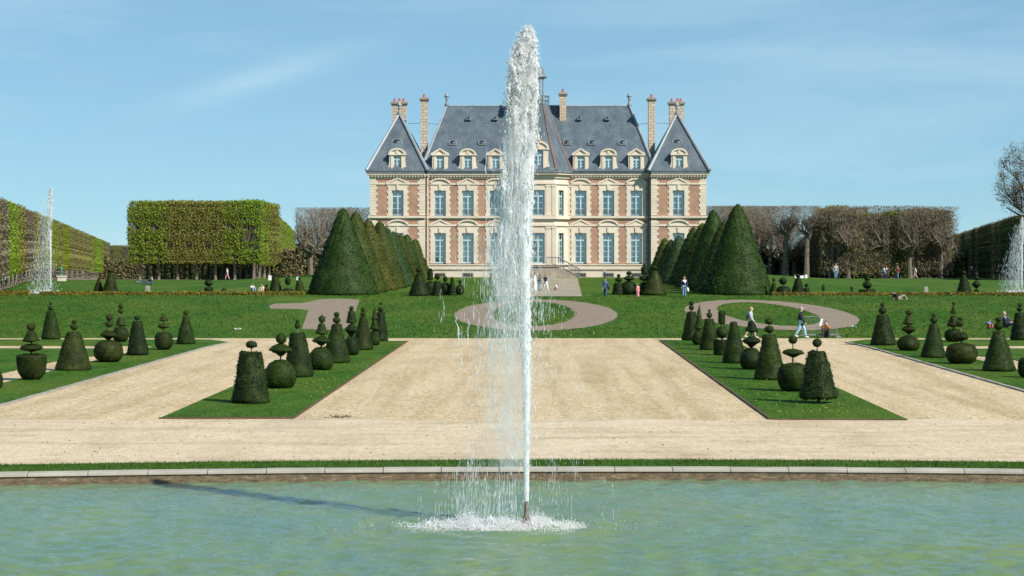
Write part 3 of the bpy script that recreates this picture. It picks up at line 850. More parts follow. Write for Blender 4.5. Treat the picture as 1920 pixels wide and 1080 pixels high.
def make_window(x, z0, z1, y, hw, ped, zb, curtain=True, rail=False, wide=1.17, tooth=0.15, parent=chateau, open_leaf=False):
    """a french window: leaves, glass, dark panel for the unlit room; its stone surround and pediment are pieces of it"""
    f = MB()
    fy0, fy1 = y + .20, y + .28
    ztr = z1 - (z1 - z0) * 0.235
    f.box(x - hw, x - hw + .09, fy0, fy1, z0, z1); f.box(x + hw - .09, x + hw, fy0, fy1, z0, z1)
    f.box(x - hw + .09, x + hw - .09, fy0, fy1, z1 - .09, z1); f.box(x - hw + .09, x + hw - .09, fy0, fy1, z0, z0 + .16)
    f.box(x - hw + .09, x + hw - .09, fy0 - .03, fy1 + .002, ztr - .075, ztr + .075)
    f.box(x - .075, x + .075, fy0 - .02, fy1 + .001, z0 + .16, ztr - .075); f.box(x - .03, x + .03, fy0 + .01, fy1, ztr + .075, z1 - .09)
    n = 4 if z1 - z0 > 3 else 3
    for k in range(1, n):
        zz = z0 + .16 + (ztr - .075 - z0 - .16) * k / n
        f.box(x - hw + .09, x - .075, fy0 + .02, fy1 - .01, zz - .022, zz + .022)
        f.box(x + .075, x + hw - .09, fy0 + .02, fy1 - .01, zz - .022, zz + .022)
    w = f.build('window', 'window_paint', parent)
    g = MB(); g.add([(x - hw, y + .25, z0), (x + hw, y + .25, z0), (x + hw, y + .25, z1), (x - hw, y + .25, z1)], [(0, 1, 2, 3)])
    g.build('pane', 'glass', w)
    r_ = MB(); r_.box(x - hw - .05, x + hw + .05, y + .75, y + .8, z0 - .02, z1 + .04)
    r_.build('unlit_room_panel', 'unlit_dark', w)  # flat panel coloured dark in place of the room's shade
    if curtain:
        c = MB()
        for s in (-1, 1):
            wt = hw * (0.75 if curtain == 'full' else 0.62); wb = hw * (0.72 if curtain == 'full' else 0.3)
            n = 9
            top = [(x + s * (hw - .02 - wt * i / n), y + .42 + .035 * (i % 2), z1 - .1) for i in range(n + 1)]
            mid = [(x + s * (hw - .02 - (wt * .5 + wb * .5) * i / n), y + .42 + .035 * (i % 2), (z0 + z1) * .5 + .3) for i in range(n + 1)]
            bot = [(x + s * (hw - .02 - wb * i / n), y + .42 + .035 * (i % 2), z0 + .1) for i in range(n + 1)]
            c.add(top + mid + bot, [(i, i + 1, i + 2 + n, i + 1 + n) for i in range(n)] + [(n + 1 + i, n + 2 + i, 2 * n + 3 + i, 2 * n + 2 + i) for i in range(n)])
        c.build('curtain', 'curtain', w)
    if rail:
        q = MB(); yr = y - .0
        q.tube([(x - hw, yr, z0 + .62), (x + hw, yr, z0 + .62)], .028, 4); q.tube([(x - hw, yr, z0 + .08), (x + hw, yr, z0 + .08)], .02, 4)
        for t in np.linspace(-hw + .06, hw - .06, 9): q.tube([(x + t, yr, z0 + .08), (x + t, yr, z0 + .62)], .013, 4)
        q.build('balcony_rail', 'iron', w)
    if ped:
        s_ = MB()
        for sg in (-1, 1):
            a, c = sorted((x + sg * hw, x + sg * (hw + .42)))
            s_.box(a, c, y - .075, y + .6, z0, z1)
            zz = z0 + .0; k = 0
            while zz + .31 < zb - .3:
                ex = wide if k % 2 == 0 else wide - tooth
                a, c = sorted((x + sg * (hw + .42), x + sg * ex))
                s_.box(a, c, y - .05, y + .05, zz + .012, zz + .298); zz += .31; k += 1
        s_.box(x - hw - .42, x + hw + .42, y - .07, y + .6, z1, z1 + .42)
        for sg in (-1, 1):
            a, c = sorted((x + sg * (hw + .42), x + sg * (wide - tooth))); s_.box(a, c, y - .03, y + .04, z0, z1 + .42)
        s_.box(x - wide, x + wide, y - .055, y + .05, z1 + .42, zb)
        s_.prism([(x - .11, z1 + .05), (x + .11, z1 + .05), (x + .17, z1 + .62), (x - .17, z1 + .62)], y - .16, y)
        s_.build('surround', 'stone', w)
        p = MB(); pw = wide + .06; ph = 0.62
        p.box(x - pw, x + pw, y - .14, y + .02, zb - .0, zb + .16)
        base = zb + .16
        if ped == 'tri':
            p.prism([(x - pw + .1, base), (x + pw - .1, base), (x, base + ph - .12)], y - .06, y + .02)
            for sg in (-1, 1):
                p.prism([(x + sg * pw, base), (x + sg * pw, base + .1), (x, base + ph), (x, base + ph - .16), (x + sg * (pw - .35), base)][::sg], y - .15, y - .0)
        else:
            o_ = seg_arc(pw - .08, ph - .04); i_ = seg_arc(pw - .32, ph - .2)
            p.prism([(x + a, base + c) for a, c in i_], y - .06, y + .02)
            for i in range(len(o_) - 1):
                p.prism([(x + i_[i][0], base + i_[i][1]), (x + o_[i][0], base + o_[i][1]), (x + o_[i + 1][0], base + o_[i + 1][1]), (x + i_[i + 1][0], base + i_[i + 1][1])], y - .22, y - .0)
        p.build('pediment', 'stone', w)
    return w

ZB1, ZB2 = zl(424), zl(346)
for s in (-1, 1):
    for i, cx_ in enumerate(CXW):
        g_ = ('tri', 'seg', 'tri')[i]; f_ = ('seg', 'tri', 'seg')[i]
        make_window(s * cx_, *GF, YM, HW, g_, ZB1, curtain=('full' if (s < 0 and i < 2) else True))
        make_window(s * cx_, *FF, YM, HW, f_, ZB2, curtain=(True, False, True)[i] if s > 0 else (False, 'full', True)[i], rail=True)
    make_window(s * PC, *GF, YP, HW, 'seg', ZB1, wide=1.22)
    make_window(s * PC, *FF, YP, HW, 'tri', ZB2, curtain=(s > 0), rail=True, wide=1.22)
    for cx_ in (*CXW, PC):
        y = YM if cx_ < 12 else YP
        b_ = MB(); z0, z1 = zl(519), zl(513); x = s * cx_
        b_.box(x - .52, x + .52, y - .172, y - .1, z0, z1); o = b_.build('basement_window', 'unlit_dark', chateau)
        b_ = MB(); b_.box(x - .62, x - .52, y - .19, y - .1, z0 - .03, z1 + .1); b_.box(x + .52, x + .62, y - .19, y - .1, z0 - .03, z1 + .1); b_.box(x - .52, x + .52, y - .19, y - .1, z1, z1 + .1)
        for t in (-.26, 0, .26): b_.box(x + t - .015, x + t + .015, y - .185, y - .173, z0, z1)
        b_.build('frame', 'stone_dark', o)

# central bay: a canted projection all in stone
BAY = [(-3.3, YM + .2), (-3.3, YM - .05), (-1.75, -1.35), (1.75, -1.35), (3.3, YM - .05), (3.3, YM + .2)]
def bay_ring(out):
    r_ = []
    for (x, y) in BAY[1:-1]:
        r_.append((x + math.copysign(out * .8, x), y - out))
    return [(-3.3 - out, YM + .3)] + r_ + [(3.3 + out, YM + .3)]
def bay_band(mb, z0, z1, out): mb.slab(bay_ring(out), z0, z1)
def bay_face(mb, p, q, z0, z1, hole_hw, rows):
    p = Vector(p); q = Vector(q); L = (q - p).length
    gx = [0, L / 2 - hole_hw, L / 2 + hole_hw, L]; gz = sorted({z0, z1, *[v for r_ in rows for v in r_]})
    for i in range(3):
        for j in range(len(gz) - 1):
            mz = (gz[j] + gz[j + 1]) / 2
            if i == 1 and any(a < mz < c for a, c in rows): continue
            a = p + (q - p) * gx[i] / L; c = p + (q - p) * gx[i + 1] / L
            mb.add([(a.x, a.y, gz[j]), (c.x, c.y, gz[j]), (c.x, c.y, gz[j + 1]), (a.x, a.y, gz[j + 1])], [(0, 1, 2, 3)])
mb = MB()
rows = [GF, FF]
bay_face(mb, BAY[2], BAY[3], 0, 11.2, .72, rows)
bay_face(mb, BAY[1], BAY[2], 0, 11.2, .46, rows); bay_face(mb, BAY[3], BAY[4], 0, 11.2, .46, rows)
mb.build('bay_wall', 'stone', chateau)
for x in (0,):
    make_window(x, *GF, -1.35, .72, None, 0, rail=False); make_window(x, *FF, -1.35, .72, None, 0, rail=True)
def place_local(o, p, q):
    """turn a window made at the origin onto a canted face"""
    p = Vector(p); q = Vector(q); m_ = (p + q) / 2; a = math.atan2(q.y - p.y, q.x - p.x)
    o.location = (m_.x, m_.y, 0); o.rotation_euler = (0, 0, a)
for (p, q) in ((BAY[1], BAY[2]), (BAY[3], BAY[4])):
    for zz, ra in ((GF, False), (FF, True)):
        w = make_window(0, *zz, 0, .46, None, 0, rail=ra); place_local(w, p, q)
mb = MB(); bay_band(mb, 0, zl(507), .16); mb.build('plinth', 'stone', chateau)
mb = MB(); bay_band(mb, zl(507), zl(504.5), .24); mb.build('plinth_moulding', 'stone_dark', chateau)
for nm, a, c, o_ in (('sill_band', 497, 495.5, .2), ('band', 424, 420.5, .12), ('string_course', 411, 405, .28), ('band', 346, 343, .12), ('cornice', 334.5, 328, .16), ('cornice', 328, 324.6, .46)):
    mb = MB(); bay_band(mb, zl(a) - .002, zl(c) + .002, o_ + .012); mb.build(nm, 'stone', chateau)
mb = MB(); bay_band(mb, zl(324.6), zl(321), .58); mb.build('gutter', 'lead', chateau)
for (x, y, w) in [(x, y, .22) for x, y in BAY[1:5]] + [(-1.12, -1.33, .26), (1.12, -1.33, .26)]:
    for z0, z1 in ((495, 425), (404, 347)):
        mb = MB(); mb.box(x - w, x + w, y - .06, y + .1, zl(z0), zl(z1)); mb.box(x - w - .05, x + w + .05, y - .10, y + .1, zl(z1) - .22, zl(z1) + .003)
        mb.build('pilaster', 'stone', chateau)

# roofs
ZE = zl(321) + 0.0
RX, RY, RZ = 10.37, 7.4, zd(199, 7.4)
def roof_hip(name, base, ridge, mat='slate'):
    """base: four corners (x0,x1,y0,y1,z); ridge: two points"""
    x0, x1, y0, y1, z = base; (a, c) = ridge
    mb_ = MB()
    v = [(x0, y0, z), (x1, y0, z), (x1, y1, z), (x0, y1, z), a, c]
    mb_.add(v, [(0, 1, 5, 4), (1, 2, 5), (2, 3, 4, 5), (3, 0, 4)])
    o = mb_.build(name, mat, chateau)
    z_ = MB()
    up = Vector((0, -.06, .06))
    for i, e in ((0, 4), (1, 5), (2, 5), (3, 4)):
        z_.tube([Vector(v[i]) + up, Vector(v[e]) + up], [.19, .12], 6)
    if (Vector(a) - Vector(c)).length > .5: z_.tube([a, c], .14, 6)
    z_.build('hip_flashing', 'zinc', o)
    return o
roof_hip('main_roof', (-12.95, 12.95, .25, 14.6, ZE), ((-RX, RY, RZ), (RX, RY, RZ)))
APY, APZ = 3.4, zd(214, 3.4)
for s in (-1, 1):
    a, c = (PX0 - .3, PX1 + .42) if s > 0 else (-PX1 - .42, -PX0 + .3)
    ap = (s * 15.5, APY, APZ)
    roof_hip('pavilion_roof', (a, c, -.5, 8.2, ZE + .004), (ap, ap))
# central canted roof
top = [(-.55, 2.3), (.55, 2.3), (1.1, 3.2), (1.1, 5), (-1.1, 5), (-1.1, 3.2)]
bot = [(-2.05, -1.75), (2.05, -1.75), (3.75, .3), (3.75, 8), (-3.75, 8), (-3.75, .3)]
TZ = zd(195, 3)
mb = MB(); rings = []
for t in np.linspace(0, 1, 7):
    e = t + 0.05 * math.sin(t * math.pi)
    rings.append([(b_[0] + (t_[0] - b_[0]) * (t + .07 * math.sin(t * math.pi)), b_[1] + (t_[1] - b_[1]) * e, ZE + .006 + (TZ - ZE) * t) for b_, t_ in zip(bot, top)])
mb.loft(rings); croof = mb.build('central_roof', 'slate', chateau)
mb = MB()
for i in range(6): mb.tube([r_[i] for r_ in rings], [.14, .13, .12, .11, .1, .09, .08], 5)
mb.build('hip_flashing', 'rusty', croof)

def finial(x, y, z, h, parent=chateau):
    f = MB(); k = h
    f.lathe([(.16 * k / 1.6, 0), (.30 * k / 1.6, .05 * k), (.13 * k / 1.6, .3 * k), (.12 * k / 1.6, .45 * k), (.2 * k / 1.6, .5 * k), (.1 * k / 1.6, .55 * k), (.28 * k / 1.6, .68 * k), (.3 * k / 1.6, .74 * k), (.12 * k / 1.6, .82 * k), (.15 * k / 1.6, .88 * k), (.03, .93 * k), (.02, k)], 8, (x, y, z))
    return f.build('finial', 'zinc', parent, True)
for s in (-1, 1):
    finial(s * RX, RY, RZ - .05, 1.65); finial(s * 15.5, APY, APZ - .15, 1.65)

def chimney(x, y, w, d, z0, z1, pots, mat='chimney_stone'):
    c = MB(); c.box(x - w / 2, x + w / 2, y - d / 2, y + d / 2, z0, z1 - .45)
    o = c.build('chimney', mat, chateau)
    k = MB(); k.box(x - w / 2 - .06, x + w / 2 + .06, y - d / 2 - .06, y + d / 2 + .06, z1 - .45, z1 - .25)
    k.box(x - w / 2 - .18, x + w / 2 + .18, y - d / 2 - .18, y + d / 2 + .18, z1 - .25, z1 - .12); k.box(x - w / 2 - .08, x + w / 2 + .08, y - d / 2 - .08, y + d / 2 + .08, z1 - .12, z1)
    k.build('cap', 'stone_dark', o)
    for t in pots:
        p = MB(); p.lathe([(.14, 0), (.15, .05), (.12, .32), (.15, .36), (.12, .4), (.02, .41)], 8, (x + t, y, z1)); p.build('pot', 'terracotta', o)
chimney(xd(748.5, 7.5), 7.5, 1.6, .9, 12, zd(191, 7.5), (-.5, .05, .5))
chimney(xd(1268, 7.5), 7.5, 1.6, .9, 12, zd(191, 7.5), (-.5, .15, .5))
chimney(xd(795.5, 4.5), 4.5, .72, 1.3, 11, zd(183.5, 4.5), (0,))
chimney(xd(1221.5, 4.5), 4.5, .72, 1.3, 11, zd(183.5, 4.5), (0,))
chimney(xd(1055.5, 6.2), 6.2, .72, .9, 15.5, zd(173.5, 6.2), (0,))

# stone dormers
def dormer(x, y, z0, kind, hw=.40, ztop=None, win=(None, None), scale=1.0):
    yb = y + 2.6
    wz0, wz1 = z0 + .12, z0 + 1.55 * scale
    w = .46 * scale
    d = MB()
    for sg in (-1, 1):
        a, c = sorted((x + sg * hw, x + sg * (hw + w)))
        d.box(a, c, y, yb, z0, wz1 + .12)
        a, c = sorted((x + sg * (hw + .06), x + sg * (hw + .30)))
        d.box(a, c, y - .07, y, z0, wz1 + .1)
        if kind == 'seg':
            xs_ = x + sg * (hw + w)
            d.prism([(xs_, z0), (xs_ + sg * .34, z0), (xs_ + sg * .30, z0 + .3), (xs_ + sg * .1, z0 + .62), (xs_ + sg * .02, z0 + 1.1), (xs_, z0 + 1.1)][::sg], y + .02, y + .35)
    d.box(x - hw, x + hw, y + .02, yb, z0 - .06, wz0)
    d.box(x - hw - w, x + hw + w, y, yb, wz1 + .12, wz1 + .24)
    d.box(x - hw - w - .1, x + hw + w + .1, y - .14, yb, wz1 + .24, wz1 + .38)
    bz = wz1 + .38; pw = hw + w + .06
    if kind == 'tri':
        d.prism([(x - pw, bz), (x + pw, bz), (x, bz + .55)], y - .0, yb)
        for sg in (-1, 1):
            d.prism([(x + sg * (pw + .08), bz), (x + sg * (pw + .08), bz + .1), (x, bz + .66), (x, bz + .5), (x + sg * (pw - .25), bz)][::sg], y - .14, y)
    else:
        o_ = seg_arc(pw, .64 * scale, 12); i_ = seg_arc(pw - .2, .46 * scale, 12)
        d.prism([(x + a, bz + c) for a, c in i_], y - .0, yb)
        for i in range(len(o_) - 1):
            d.prism([(x + i_[i][0], bz + i_[i][1]), (x + o_[i][0], bz + o_[i][1]), (x + o_[i + 1][0], bz + o_[i + 1][1]), (x + i_[i + 1][0], bz + i_[i + 1][1])], y - .14, yb)
        d.box(x - .14, x + .14, y - .1, y, bz + .05, bz + .38)
    o = d.build('dormer', 'stone', chateau)
    make_window(x, wz0, wz1 + .12, y - .1, hw, None, 0, curtain=False, parent=o)
    return o
DZ = zl(321.5)
for s in (-1, 1):
    for i, cx_ in enumerate(CXW): dormer(s * cx_, .55, DZ, ('tri', 'seg', 'tri')[i])
    dormer(s * 15.5, -.25, DZ, 'seg')
dormer(0, -1.5, DZ, 'seg', hw=.5, scale=1.35)
mb = MB(); mb.lathe([(.2, 0), (.28, .12), (.12, .35), (.2, .5), (.05, .8), (.01, .85)], 8, (0, -1.55, DZ + 3.3)); mb.build('urn', 'stone', chateau, True)

# small lead roof vents
def lucarne(px, py, w, h, d, slope=1.0, kind='oval'):
    x = xd(px, d); z = zd(py, d)
    l = MB(); l.prism([(x + a * w, z - h * .45 + c * h) for a, c in [(-1, 0), (1, 0), (1, .55), (.75, .85), (.3, 1), (-.3, 1), (-.75, .85), (-1, .55)]], d - .15, d + 1.3)
    o = l.build('roof_vent', 'zinc', chateau)
    k = MB(); k.prism([(x + a * w * .74, z - h * .34 + c * h * .8) for a, c in [(-1, 0), (1, 0), (1, .6), (.5, 1), (-.5, 1), (-1, .6)]], d - .16, d - .14); k.build('vent_shade_plate', 'unlit_dark', o)  # solid plate, coloured dark for the shaded hollow of the vent
    l = MB(); l.box(x - w * 1.02, x + w * 1.02, d - .22, d - .1, z - h * .5, z - h * .38); l.box(x + w * .1, x + w * .6, d - .175, d - .162, z - h * .2, z + h * .1)
    l.build('sill', 'zinc', o)
def roof_d(py):      # how far back the main slope is at this height
    z = (321 - py) / SC; return .25 + z * (RY - .25) / (RZ - ZE)
for px in (849, 904, 1063, 1110, 1167): lucarne(px, 267, .44, .52, roof_d(267) - .05)
for px in (879, 929, 1086.5, 1139): lucarne(px, 221.5, .27, .42, roof_d(221.5) - .05)
for px in (744, 1269.5): lucarne(px, 266, .58, .62, 1.55)
lucarne(1047, 311, .32, .62, -.3)

# lantern on the central roof
LZ = TZ
lan = MB(); lan.slab([(1.3 * math.cos(a), 3.6 + 1.3 * math.sin(a)) for a in np.arange(8) * .7854 + .3927], LZ - .1, LZ + .12)
lan_o = lan.build('lantern', 'lead', chateau)
k = MB()
for a in np.arange(16) * .3927: k.tube([(1.22 * math.cos(a), 3.6 + 1.22 * math.sin(a), LZ + .12), (1.22 * math.cos(a), 3.6 + 1.22 * math.sin(a), LZ + .95)], .035, 4)
for z in (.4, .9): k.tube([(1.22 * math.cos(a), 3.6 + 1.22 * math.sin(a), LZ + z) for a in np.linspace(0, 6.2832, 17)], .045, 4)
k.build('railing', 'iron', lan_o)
k = MB()
for a in np.arange(8) * .7854 + .3927:
    x, y = .62 * math.cos(a), 3.6 + .62 * math.sin(a)
    k.tube([(x, y, LZ + .1), (x, y, LZ + 3.0)], .115, 6)
k.lathe([(.5, LZ + .1), (.5, LZ + .7), (.3, LZ + .75), (.02, LZ + .8)], 8, (0, 3.6, 0))
for a in range(8):
    a0, a1 = a * .7854 + .3927, (a + 1) * .7854 + .3927
    k.tube([(.62 * math.cos(a0 + (a1 - a0) * t), 3.6 + .62 * math.sin(a0 + (a1 - a0) * t), LZ + 2.6 + .4 * math.sin(t * math.pi)) for t in np.linspace(0, 1, 6)], .05, 4)
k.build('columns', 'zinc', lan_o)
k = MB(); k.lathe([(.86, LZ + 2.9), (1.02, LZ + 3.05), (.95, LZ + 3.2), (.76, LZ + 3.35), (.68, LZ + 3.6), (.6, LZ + 3.9), (.36, LZ + 4.25), (.16, LZ + 4.5), (.2, LZ + 4.6), (.08, LZ + 4.75), (.14, LZ + 4.9), (.04, LZ + 5.1), (.015, LZ + 6.0)], 12, (0, 3.6, 0)); k.build('dome', 'lead', lan_o, True)

# down pipes, cable, steps
mb = MB(); mb.tube([(-12.2, YM - .24, .5), (-12.2, YM - .24, 11)], .09, 6); mb.tube([(-12.2, YM - .24, 11), (-12.2, YM - .5, 11.3)], .09, 6)
for z in (2, 4, 6.9, 9): mb.box(-12.34, -12.06, YM - .34, YM - .1, z, z + .08)
mb.build('down_pipe', 'stone_pale', chateau)
mb = MB(); mb.tube([(12.1, YM - .24, .5), (12.1, YM - .24, 11)], .1, 6)
for z in (2, 4, 6.9, 9): mb.box(11.96, 12.24, YM - .34, YM - .1, z, z + .08)
mb.build('down_pipe', 'iron', chateau)
mb = MB(); zc = zd(232, 7)
for s in (-1, 1): mb.tube([(s * 10.9, 7, zc - .1), (s * 12.8, 5, zc - .05), (s * 14.8, 7.5, zc + .05)], .025, 4)
mb.build('stay_cable', 'iron', chateau)
LT = zl(497) - .08
mb = MB(); mb.box(-2.2, 2.2, -4.4, -1.36, -.1, LT - .1); mb.box(-2.3, 2.3, -4.5, -1.36, LT - .1, LT)
perron = mb.build('perron', 'stone_dark', chateau)
for s in (-1, 1):
    st = MB(); n = 8
    for i in range(n):
        a, c = sorted((s * (2.2 + i * .3), s * (2.2 + (i + 1) * .3)))
        st.box(a, c, -4.3, -2.1, -.1, LT - (i + 1) * LT / (n + 1))
    st.build('steps', 'stone_dark', perron)
    for y in (-4.32, -2.05):
        q = MB()
        p0, p1 = (s * 2.2, y, LT + .95), (s * 4.5, y, .95)
        q.tube([p0, p1], .06, 5); q.tube([(s * 2.2, y, LT + .1), (s * 4.5, y, .1)], .05, 5)
        for t in np.linspace(0, 1, 12):
            x = s * (2.2 + 2.3 * t); q.tube([(x, y, LT * (1 - t)), (x, y, LT * (1 - t) + .95)], .022, 4)
        if y > -3: q.build('railing', 'iron', perron); continue
        q.tube([(s * .9, -4.4, LT + .95), (s * 2.2, -4.4, LT + .95)], .045, 5)
        for x in np.linspace(.9, 2.2, 9): q.tube([(s * x, -4.4, LT), (s * x, -4.4, LT + .95)], .02, 4)
        q.build('railing', 'iron', perron)
mb = MB()
for i in range(4): mb.box(-1.1 - .0, 1.1, -4.5 - (i + 1) * .32, -4.5 - i * .32, -.1, LT - (i + 1) * LT / 5)
mb.build('steps', 'stone_dark', perron)
# ------------------------------------------------------------------ clipped yews
def profile(kind, r, h0, h1, rt=None):
    Hh = h1 - h0
    P = lambda l: [(a * r, h0 + c * Hh) for a, c in l]
    if kind == 'frust':
        q = (rt if rt is not None else .45 * r) / r
        return P([(.0, 0), (.9, .0), (.985, .02), (1, .06), (1 + (q - 1) * .47, .5), (q * 1.03, .985), (q * .98, 1), (0, 1)])
    if kind == 'dome': return P([(0, 0), (.55, .0), (.82, .08), (.97, .25), (1, .42), (.93, .62), (.74, .82), (.42, .96), (0, 1)])
    if kind == 'ball': return P([(math.sin(a) , .5 - .5 * math.cos(a)) for a in np.linspace(0, math.pi, 11)])
    if kind == 'oblate': return P([(0, 0), (.5, 0), (.8, .12), (.97, .33), (1, .55), (.93, .78), (.72, .95), (.4, 1), (0, 1)])
    if kind == 'lens': return P([(.05, 0), (.22, .10), (.5, .30), (1, .52), (.97, .60), (.72, .78), (.38, .94), (0, 1)])
    if kind == 'disc': return P([(.1, 0), (.35, .1), (.9, .28), (1, .5), (.88, .8), (.5, .97), (0, 1)])
    if kind == 'bell': return P([(.08, 0), (.45, .03), (1, .10), (.97, .18), (.72, .38), (.58, .65), (.47, .86), (.3, .97), (0, 1)])
    if kind == 'cone': return P([(0, 0), (.9, 0), (1, .07), (.62, .45), (.28, .8), (0, 1)])
    if kind == 'bowl': return P([(0, 0), (.45, 0), (.72, .10), (.92, .35), (1, .7), (1, .97), (.93, 1), (0, 1)])
    if kind == 'block': return P([(0, 0), (.8, 0), (.92, .05), (1, .5), (1, .95), (.9, 1), (0, 1)])
    if kind == 'bigcone': return P([(0, 0), (.98, 0), (1, .02), (.885, .16), (.71, .36), (.525, .57), (.325, .78), (.195, .90), (.11, .965), (0, 1)])

def resample(prof, step):
    out = [prof[0]]
    for (r0, z0), (r1, z1) in zip(prof[:-1], prof[1:]):
        n = max(1, int(math.hypot(r1 - r0, z1 - z0) / step))
        for i in range(1, n + 1): out.append((r0 + (r1 - r0) * i / n, z0 + (z1 - z0) * i / n))
    return out

def clipped(prof, step, amp, leaf, cover, seed, sq=2.0, off=(0, 0), rough=1.0, phase=0.0):
    """a clipped evergreen body: bumpy surface of revolution clothed in leaves"""
    rng = np.random.default_rng(seed)
    pr = np.array(resample(prof, step)); rmax = pr[:, 0].max()
    n = int(min(72, max(12, 6.28 * rmax / step)))
    def pos(t_r, t_z, th):
        c, s = np.cos(th + phase), np.sin(th + phase)
        k = (np.abs(c) ** sq + np.abs(s) ** sq) ** (-1 / sq) if sq != 2 else 1.0
        return np.stack([t_r * k * np.cos(th) + off[0], t_r * k * np.sin(th) + off[1], t_z], -1)
    th = np.linspace(0, 2 * np.pi, n, endpoint=False)
    A, B = np.meshgrid(np.arange(len(pr)), th, indexing='ij')
    V = pos(pr[A, 0], pr[A, 1], B).reshape(-1, 3)
    mid = V.mean(0); mid[2] = V[:, 2].mean()
    def nrm_of(r_arr, z_arr):
        pass
    tr = np.gradient(pr[:, 0]); tz = np.gradient(pr[:, 1]); L = np.hypot(tr, tz) + 1e-9
    nr, nz = tz / L, -tr / L
    N = np.stack([nr[A] * np.cos(B), nr[A] * np.sin(B), nz[A]], -1).reshape(-1, 3)
    d = amp * (fnoise(V, 0.55 / max(rmax, .12), seed, 2) * .8 + fnoise(V, 1.5 / (step * 3.2), seed + 1, 2) * .55)
    V2 = V + N * d[:, None]
    m_ = MB()
    idx = np.arange(len(pr) * n).reshape(len(pr), n)
    q = np.stack([idx[:-1], np.roll(idx, -1, 1)[:-1], np.roll(idx, -1, 1)[1:], idx[1:]], -1).reshape(-1, 4)
    m_.add(V2, q)
    seg = np.hypot(np.diff(pr[:, 0]), np.diff(pr[:, 1])) * (pr[:-1, 0] + pr[1:, 0]) / 2 + 1e-9
    area = seg.sum() * 6.283
    cnt = int(area * cover / (leaf * leaf * .8))
    k = rng.choice(len(seg), cnt, p=seg / seg.sum()); t = rng.random(cnt)
    r_ = pr[k, 0] * (1 - t) + pr[k + 1, 0] * t; z_ = pr[k, 1] * (1 - t) + pr[k + 1, 1] * t
    th_ = rng.random(cnt) * 6.283
    P = pos(r_, z_, th_); nn = np.stack([nr[k] * np.cos(th_), nr[k] * np.sin(th_), nz[k]], -1)
    dd = amp * (fnoise(P, 0.55 / max(rmax, .12), seed, 2) * .8 + fnoise(P, 1.5 / (step * 3.2), seed + 1, 2) * .55)
    P = P + nn * (dd + rng.normal(.0, leaf * .30 * rough, cnt))[:, None]
    m_.quads(P, nn, leaf * .58, leaf * .36, .7, rng)
    return m_

PART_NAME = {'frust': 'clipped_cone', 'dome': 'clipped_dome', 'ball': 'clipped_ball', 'oblate': 'clipped_globe', 'lens': 'clipped_disc', 'disc': 'clipped_disc',
             'bell': 'clipped_bell', 'cone': 'clipped_point', 'bowl': 'clipped_bowl', 'block': 'clipped_block'}
SEED = [100]
def topiary(label, group, px, py, tiers, mat='yew', sq=2.0, foot=0.0, lean=0.0, stem_mat='bark'):
    """tiers: (kind, half width px, height from px, height to px[, top half width px])"""
    X, Y, Z = G(px, py)
    s = Y / F
    t = thing('clipped_yew', label, 'topiary', (X, Y, Z + (0.03 if Y < 114 else 0)), random.uniform(-.2, .2), group)
    t.rotation_euler = (random.uniform(-.025, .025), random.uniform(-.03, .03), random.uniform(0, 6.28) if sq == 2.0 and not lean else random.uniform(-.2, .2)); t.scale = (random.uniform(.97, 1.04), random.uniform(.95, 1.05), 1)
    top = max(q[3] for q in tiers) * s
    st = MB(); st.tube([(0, 0, -.05), (0.01, 0, top * .5), (-lean * s, 0, top * .96)], [max(.03, top * .03), max(.024, top * .016), .018], 6)
    st.build('stem', stem_mat, t)
    for i, q in enumerate(tiers):
        SEED[0] += 3
        kind, hw, h0, h1 = q[:4]
        rt = q[4] * s if len(q) > 4 else None
        r_ = hw * s
        leaf = max(.036, min(.12, Y / F * 1.7))
        if r_ < .4: leaf = min(leaf, max(.026, r_ * .2))
        step = max(.045, min(.14, r_ * .15))
        big = i == 0 and sq > 2.6
        if big: leaf = .058
        ins = leaf * .32
        if i == 0 and sq > 2.2: r_ /= 1.09
        r_ -= ins
        if rt: rt -= ins
        a_, b_ = h0 * s + (ins if h0 else 0), h1 * s - ins
        body = clipped(profile(kind, r_, a_, b_, rt), step, (.034 if big else .022 if r_ > .3 else .010), leaf, 1.6, SEED[0], sq if i == 0 else 2.0,
                       off=((-lean * s * h1 / max(1, max(z[3] for z in tiers)) if i else 0), 0), phase=.6)
        body.build(PART_NAME[kind], mat, t, True)
    return t

gl_ = 'clipped yews on the lawn strip left of the gravel court'
T = topiary
T('dark square-sided yew cone with a vase-shaped ball, nearest the pond in the left strip', gl_, 470, 757, [('frust', 37, 0, 96, 18), ('disc', 10.5, 101, 116)], 'yew_deep', 2.7)
T('broad yew dome with a wide mushroom cap and ball, behind the vase-topped cone', gl_, 525, 729, [('dome', 31, 0, 54), ('lens', 22.5, 58, 83), ('ball', 10.5, 82, 103)])
T('tall yew cone with a tiny tuft on a bare stem, behind the mushroom-capped dome', gl_, 560, 708, [('frust', 29, 0, 83, 13), ('ball', 5.5, 90, 103), ('ball', 3.5, 101, 107)], 'yew_deep', 2.3)
T('yew dome carrying a flat disc, a bell and a pointed ball', gl_, 601, 695, [('dome', 23, 0, 43), ('lens', 17.5, 44, 63), ('bell', 12, 66, 88), ('ball', 6.5, 88, 102), ('cone', 2.5, 99, 106)])
T('slim yew cone with two stacked balls, in front of the soil numeral on the bank', gl_, 630, 681, [('frust', 26, 0, 72, 9), ('ball', 7.5, 73, 86), ('ball', 5.5, 85, 95)])
T('yew dome with a thick lens and a small ball-topped cone, midway along the left strip', gl_, 659, 667, [('dome', 16, 0, 35), ('lens', 13, 33, 59), ('frust', 10, 60, 83, 6), ('ball', 4.5, 83, 92)], 'yew_deep')
